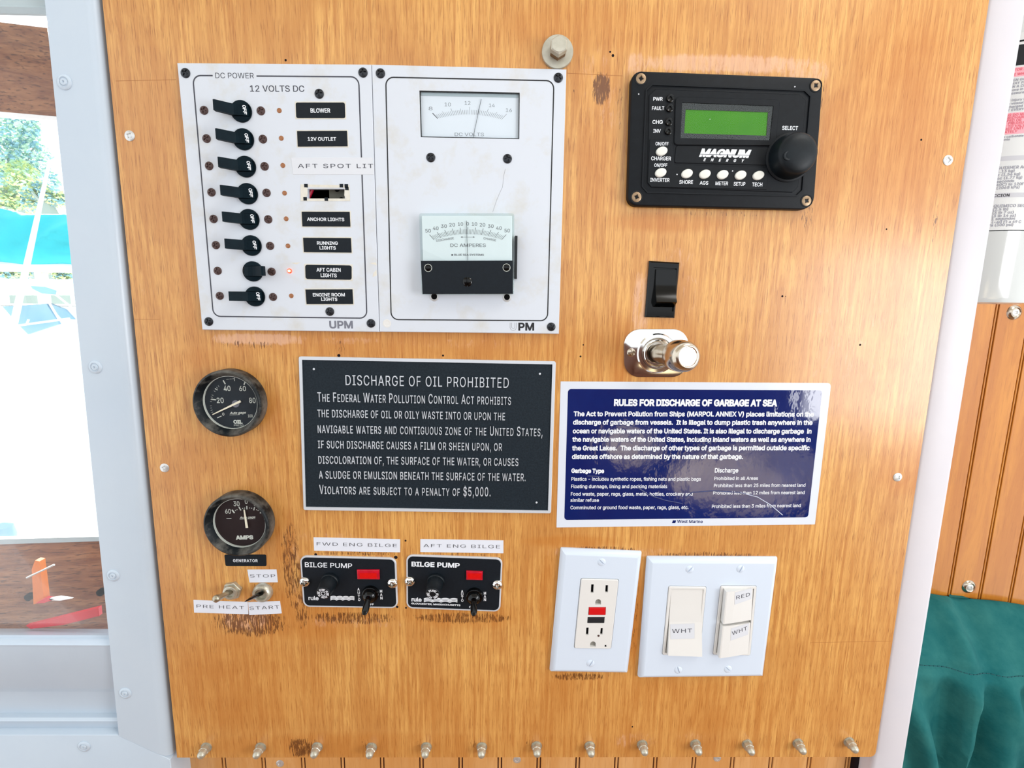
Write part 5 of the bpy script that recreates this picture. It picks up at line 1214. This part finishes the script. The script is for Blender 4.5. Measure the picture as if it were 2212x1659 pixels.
for x, y, lb in ((2196, 675, 'screw with chrome finishing washer under the fire extinguisher'), (2097, 1270, 'screw with chrome finishing washer above the green cushion')):
    q = B(x, y, -147); t = thing('washer_screw', q[0], q[1], -150, lb, 'screw', 'washer screws in the right planks'); stamp('finishing_washer', 'finish_washer', t, q[0], q[1], -150); stamp('screw_head', 'screw_square', t, q[0], q[1], -148.2)

# ================================================================== FIRE EXTINGUISHER
HX = -105.0; RX = 50.0
xc = B(2165, 600, HX + RX)[0] + 10; yb = B(2150, 657, HX + RX * .8)[1]
fe = thing('fire_extinguisher', xc, yb, HX, 'white fire extinguisher with printed label hanging right of the white post', 'fire extinguisher')
g = G(); g.lathe((xc, yb, HX), [(RX - 8, 0), (RX - 2, 1.5), (RX, 6), (RX, 330), (RX - 8, 350), (20, 366), (14, 372)], 64, axis=(0, 1, 0)); obj('cylinder', g, M['enamel_ext'], fe, smooth=40)
g = G(); g.lathe((xc, yb + 372, HX), [(15, -2), (15, 22), (8, 26)], 24, axis=(0, 1, 0)); g.box(xc - 10, xc + 60, yb + 392, yb + 398, HX - 8, HX + 8, 1); g.box(xc - 10, xc + 60, yb + 408, yb + 414, HX - 8, HX + 8, 1); obj('valve_handle', g, M['gloss_black'], fe, smooth=30)
def angx(px, py):   # angle on the cylinder front seen at a pixel
    d = RB @ Vector(((px - 1106) / F, -(py - 829.5) / F, -1)); o = Vector((0, 0, DIST)); ox, oz = o.x - xc, o.z - HX
    A_ = d.x ** 2 + d.z ** 2; B_ = 2 * (ox * d.x + oz * d.z); C_ = ox ** 2 + oz ** 2 - RX ** 2; disc = B_ * B_ - 4 * A_ * C_
    k = (-B_ - math.sqrt(max(0, disc))) / (2 * A_); p = o + d * k; return math.atan2(p.x - xc, p.z - HX), p.y
def wrapped(g, a0, a1, y0, y1, r, n=14):
    vs_ = []; fs_ = []
    for k in range(n + 1):
        an = a0 + (a1 - a0) * k / n
        vs_ += [(xc + r * math.sin(an), y0, HX + r * math.cos(an)), (xc + r * math.sin(an), y1, HX + r * math.cos(an))]
        if k: fs_.append([2 * k - 2, 2 * k, 2 * k + 1, 2 * k - 1])
    g.add(vs_, fs_)
def ly(py): return angx(2195, py)[1]
g = G(); wrapped(g, -1.35, 1.45, ly(498), ly(72), RX + .15, 28); lb = obj('paper_label', g, M['label_paper'], fe, smooth=True)
for y0_, y1_, mt, off in ((498.5, 496.5, 'gloss_black', .25), (142, 98, 'gloss_black', .25), (92, 88, 'gloss_black', .25), (166, 146, 'print_pink', .2), (289, 243, 'print_pink', .2), (346, 336, 'print_band', .2), (426, 416, 'print_band', .2)):
    g = G(); wrapped(g, -1.35, 1.45, ly(y0_), ly(y1_), RX + off, 28); obj('label_band', g, M[mt], lb, smooth=True)
def wtext(s, py, cap, mat, start=None):
    start = angx(2103 + (470 - py) * .17, py)[0] if start is None else start
    vs_, fs_ = char_mesh(s, .015, 0, 0, 1.05, False); y0 = ly(py); sc_ = (ly(py - cap) - y0) / CAPH
    x0 = min(p[0] for p in vs_); g = G(); out = []
    for x, y, z in vs_:
        an = start + (x - x0) * sc_ / RX; out.append((xc + (RX + .32) * math.sin(an), y0 + y * sc_, HX + (RX + .32) * math.cos(an)))
    g.add(out, fs_); obj('lettering', g, mat, lb)
for s, py, cap, mt in (('INDICATOR IN GREEN', 153, 5, 'print_red'), ('REPLACE WHEN', 163, 5, 'print_red'), ('USE WHEN GAUGE READS', 175, 5, 'print_mid'), ('KEEP AWAY FROM HEAT', 182, 5, 'print_mid'), ('STORE IN A COOL DRY', 189, 5, 'print_mid'), ('do not store in vehicle', 196, 5, 'print_mid'), ('verify pressure monthly', 203, 5, 'print_mid'),
                       ('To avoid injury from', 218, 5, 'print_mid'), ('pressure vessel', 225, 5, 'print_mid'), ('or if discharged', 232, 5, 'print_mid'), ('INSPECT EVERY MONTH', 239, 5, 'print_mid'),
                       ('WARNING DO NOT', 250, 5, 'print_red'), ('USE OR RECHARGE', 256, 5, 'print_red'), ('IF DROPPED OR', 262, 5, 'print_red'), ('LOSS OF PRESSURE', 268, 5, 'print_red'), ('DAMAGE TO VALVE', 274, 5, 'print_red'), ('MAY BURST UNIT', 280, 5, 'print_red'), ('IMMEDIATELY', 286, 5, 'print_red'),
                       ('1. calcium carbonate', 296, 4.5, 'print_mid'), ('2. Comments', 302, 4.5, 'print_mid'),
                       ('EXTINGUISHER AGENT', 364, 6, 'print_mid'), ('2.5 lb (1.13 kg)', 371, 5.5, 'print_mid'), ('3 lb 7 oz (1.56 kg)', 378.5, 5.5, 'print_mid'), ('3 lb 14 oz (1.77 kg)', 386, 5.5, 'print_mid'), ('8 to 11 seconds', 393, 5.5, 'print_mid'), ('-40F (-40C) to 120F', 400, 5.5, 'print_mid'), ('300 psi (2068 kPa)', 407, 5.5, 'print_mid'),
                       ('PROTECCION', 424, 6, 'print_black'), ('POLVO QUIMICO SECO', 447, 6, 'print_mid'), ('1.13 kg (2.5 lb)', 454, 5.5, 'print_mid'), ('1.56 kg (3 lb 7 oz)', 461, 5.5, 'print_mid'), ('1.77 kg (3 lb 14 oz)', 468, 5.5, 'print_mid'), ('de 8 a 11 segundos', 474.5, 5.5, 'print_mid'), ('a -40 C (-40 F) a 49 C', 481.5, 5.5, 'print_mid'), ('2068 kPa (300 psi)', 488, 5.5, 'print_mid')):
    wtext(s, py, cap, M[mt])
g = G(); g.box(xc - 30, xc + 30, yb + 150, yb + 200, -149.5, HX - RX * .75, 1); obj('wall_bracket', g, M['gloss_black'], fe)

# ================================================================== GREEN CUSHION
M['teal_cloth'] = mk('teal_cloth', '16595b', 0.9, spec=.12, var='41807a', vscale=22, vamt=.6, bump=.0004, bscale=220)
HC = -100.0
def lerp(a, b, t): return a + (b - a) * t
g = G(); NU, NV = 60, 60; xl_ = 330.0; xr_ = B(2250, 1500, -60)[0] ; rowsv = []
for j in range(NV + 1):
    v = j / NV
    for i in range(NU + 1):
        u = i / NU; x = lerp(xl_, 640, u)
        pxt = lerp(1960, 2330, u)
        ytop = B(2050, 1291, -95)[1] - 14 - (max(0, x - 420)) * .13 - 1.2 * math.sin(x * .05)
        y = ytop - 330 * v
        roll = math.sin(min(1, v * 4.5) * PI / 2)
        z = -140 + 62 * roll + 6 * math.sin(v * 3)
        seam = .33
        kf = 1 - .75 * math.exp(-((v - .165) / .05) ** 2)
        z += 14 * noise.noise(Vector((x * .018, y * .008, .3))) * roll * kf
        z += 34 * kf * noise.noise(Vector((x * .035 + y * .01, y * .006 - 3, 4.1))) * min(1, v * 3)
        z += kf * (16 * math.exp(-((x - 452 - 30 * v * math.sin(v * 2.4)) / 17) ** 2) * min(1, v * 3) - 17 * math.exp(-((x - 484 - 12 * v) / 13) ** 2) * min(1, v * 5) + 14 * math.exp(-((x - 512 + 25 * v) / 13) ** 2) - 14 * math.exp(-((x - 545 + 60 * v) / 14) ** 2))
        z -= 4.5 * math.exp(-((v - .165) / .012) ** 2)
        z -= 9 * math.exp(-((v - .62) / .03) ** 2) * math.exp(-((x - 520) / 35) ** 2)
        rowsv.append((x, y, z))
g.add(rowsv, [[j * (NU + 1) + i, (j + 1) * (NU + 1) + i, (j + 1) * (NU + 1) + i + 1, j * (NU + 1) + i + 1] for j in range(NV) for i in range(NU)])
nf = len(g.v); edge = [j * (NU + 1) for j in range(NV + 1)] + [NV * (NU + 1) + i for i in range(1, NU + 1)] + [j * (NU + 1) + NU for j in range(NV - 1, -1, -1)] + [i for i in range(NU - 1, 0, -1)]
back = [(g.v[k][0], g.v[k][1], -145) for k in edge]; g.v += back; m_ = len(edge)
for k in range(m_): g.f.append([edge[k], nf + k, nf + (k + 1) % m_, edge[(k + 1) % m_]]); g.m.append(0)
cu = thing('seat_cushion', 470, -480, -140, 'dark teal green fabric cushion leaning on the right plank wall', 'cushion')
obj('cushion_cover', g, M['teal_cloth'], cu, smooth=70)
g = G()
for i in range(8, NU - 1, 1):
    p = rowsv[10 * (NU + 1) + i]; q_ = rowsv[10 * (NU + 1) + i + 1]; g.tube([(p[0], p[1], p[2] + .5), (lerp(p[0], q_[0], .7), lerp(p[1], q_[1], .7), lerp(p[2], q_[2], .7) + .5)], .5, 5)
tag(obj('stitching', g, mk('stitch', '0f4c52', .8), cu), kind='stuff')
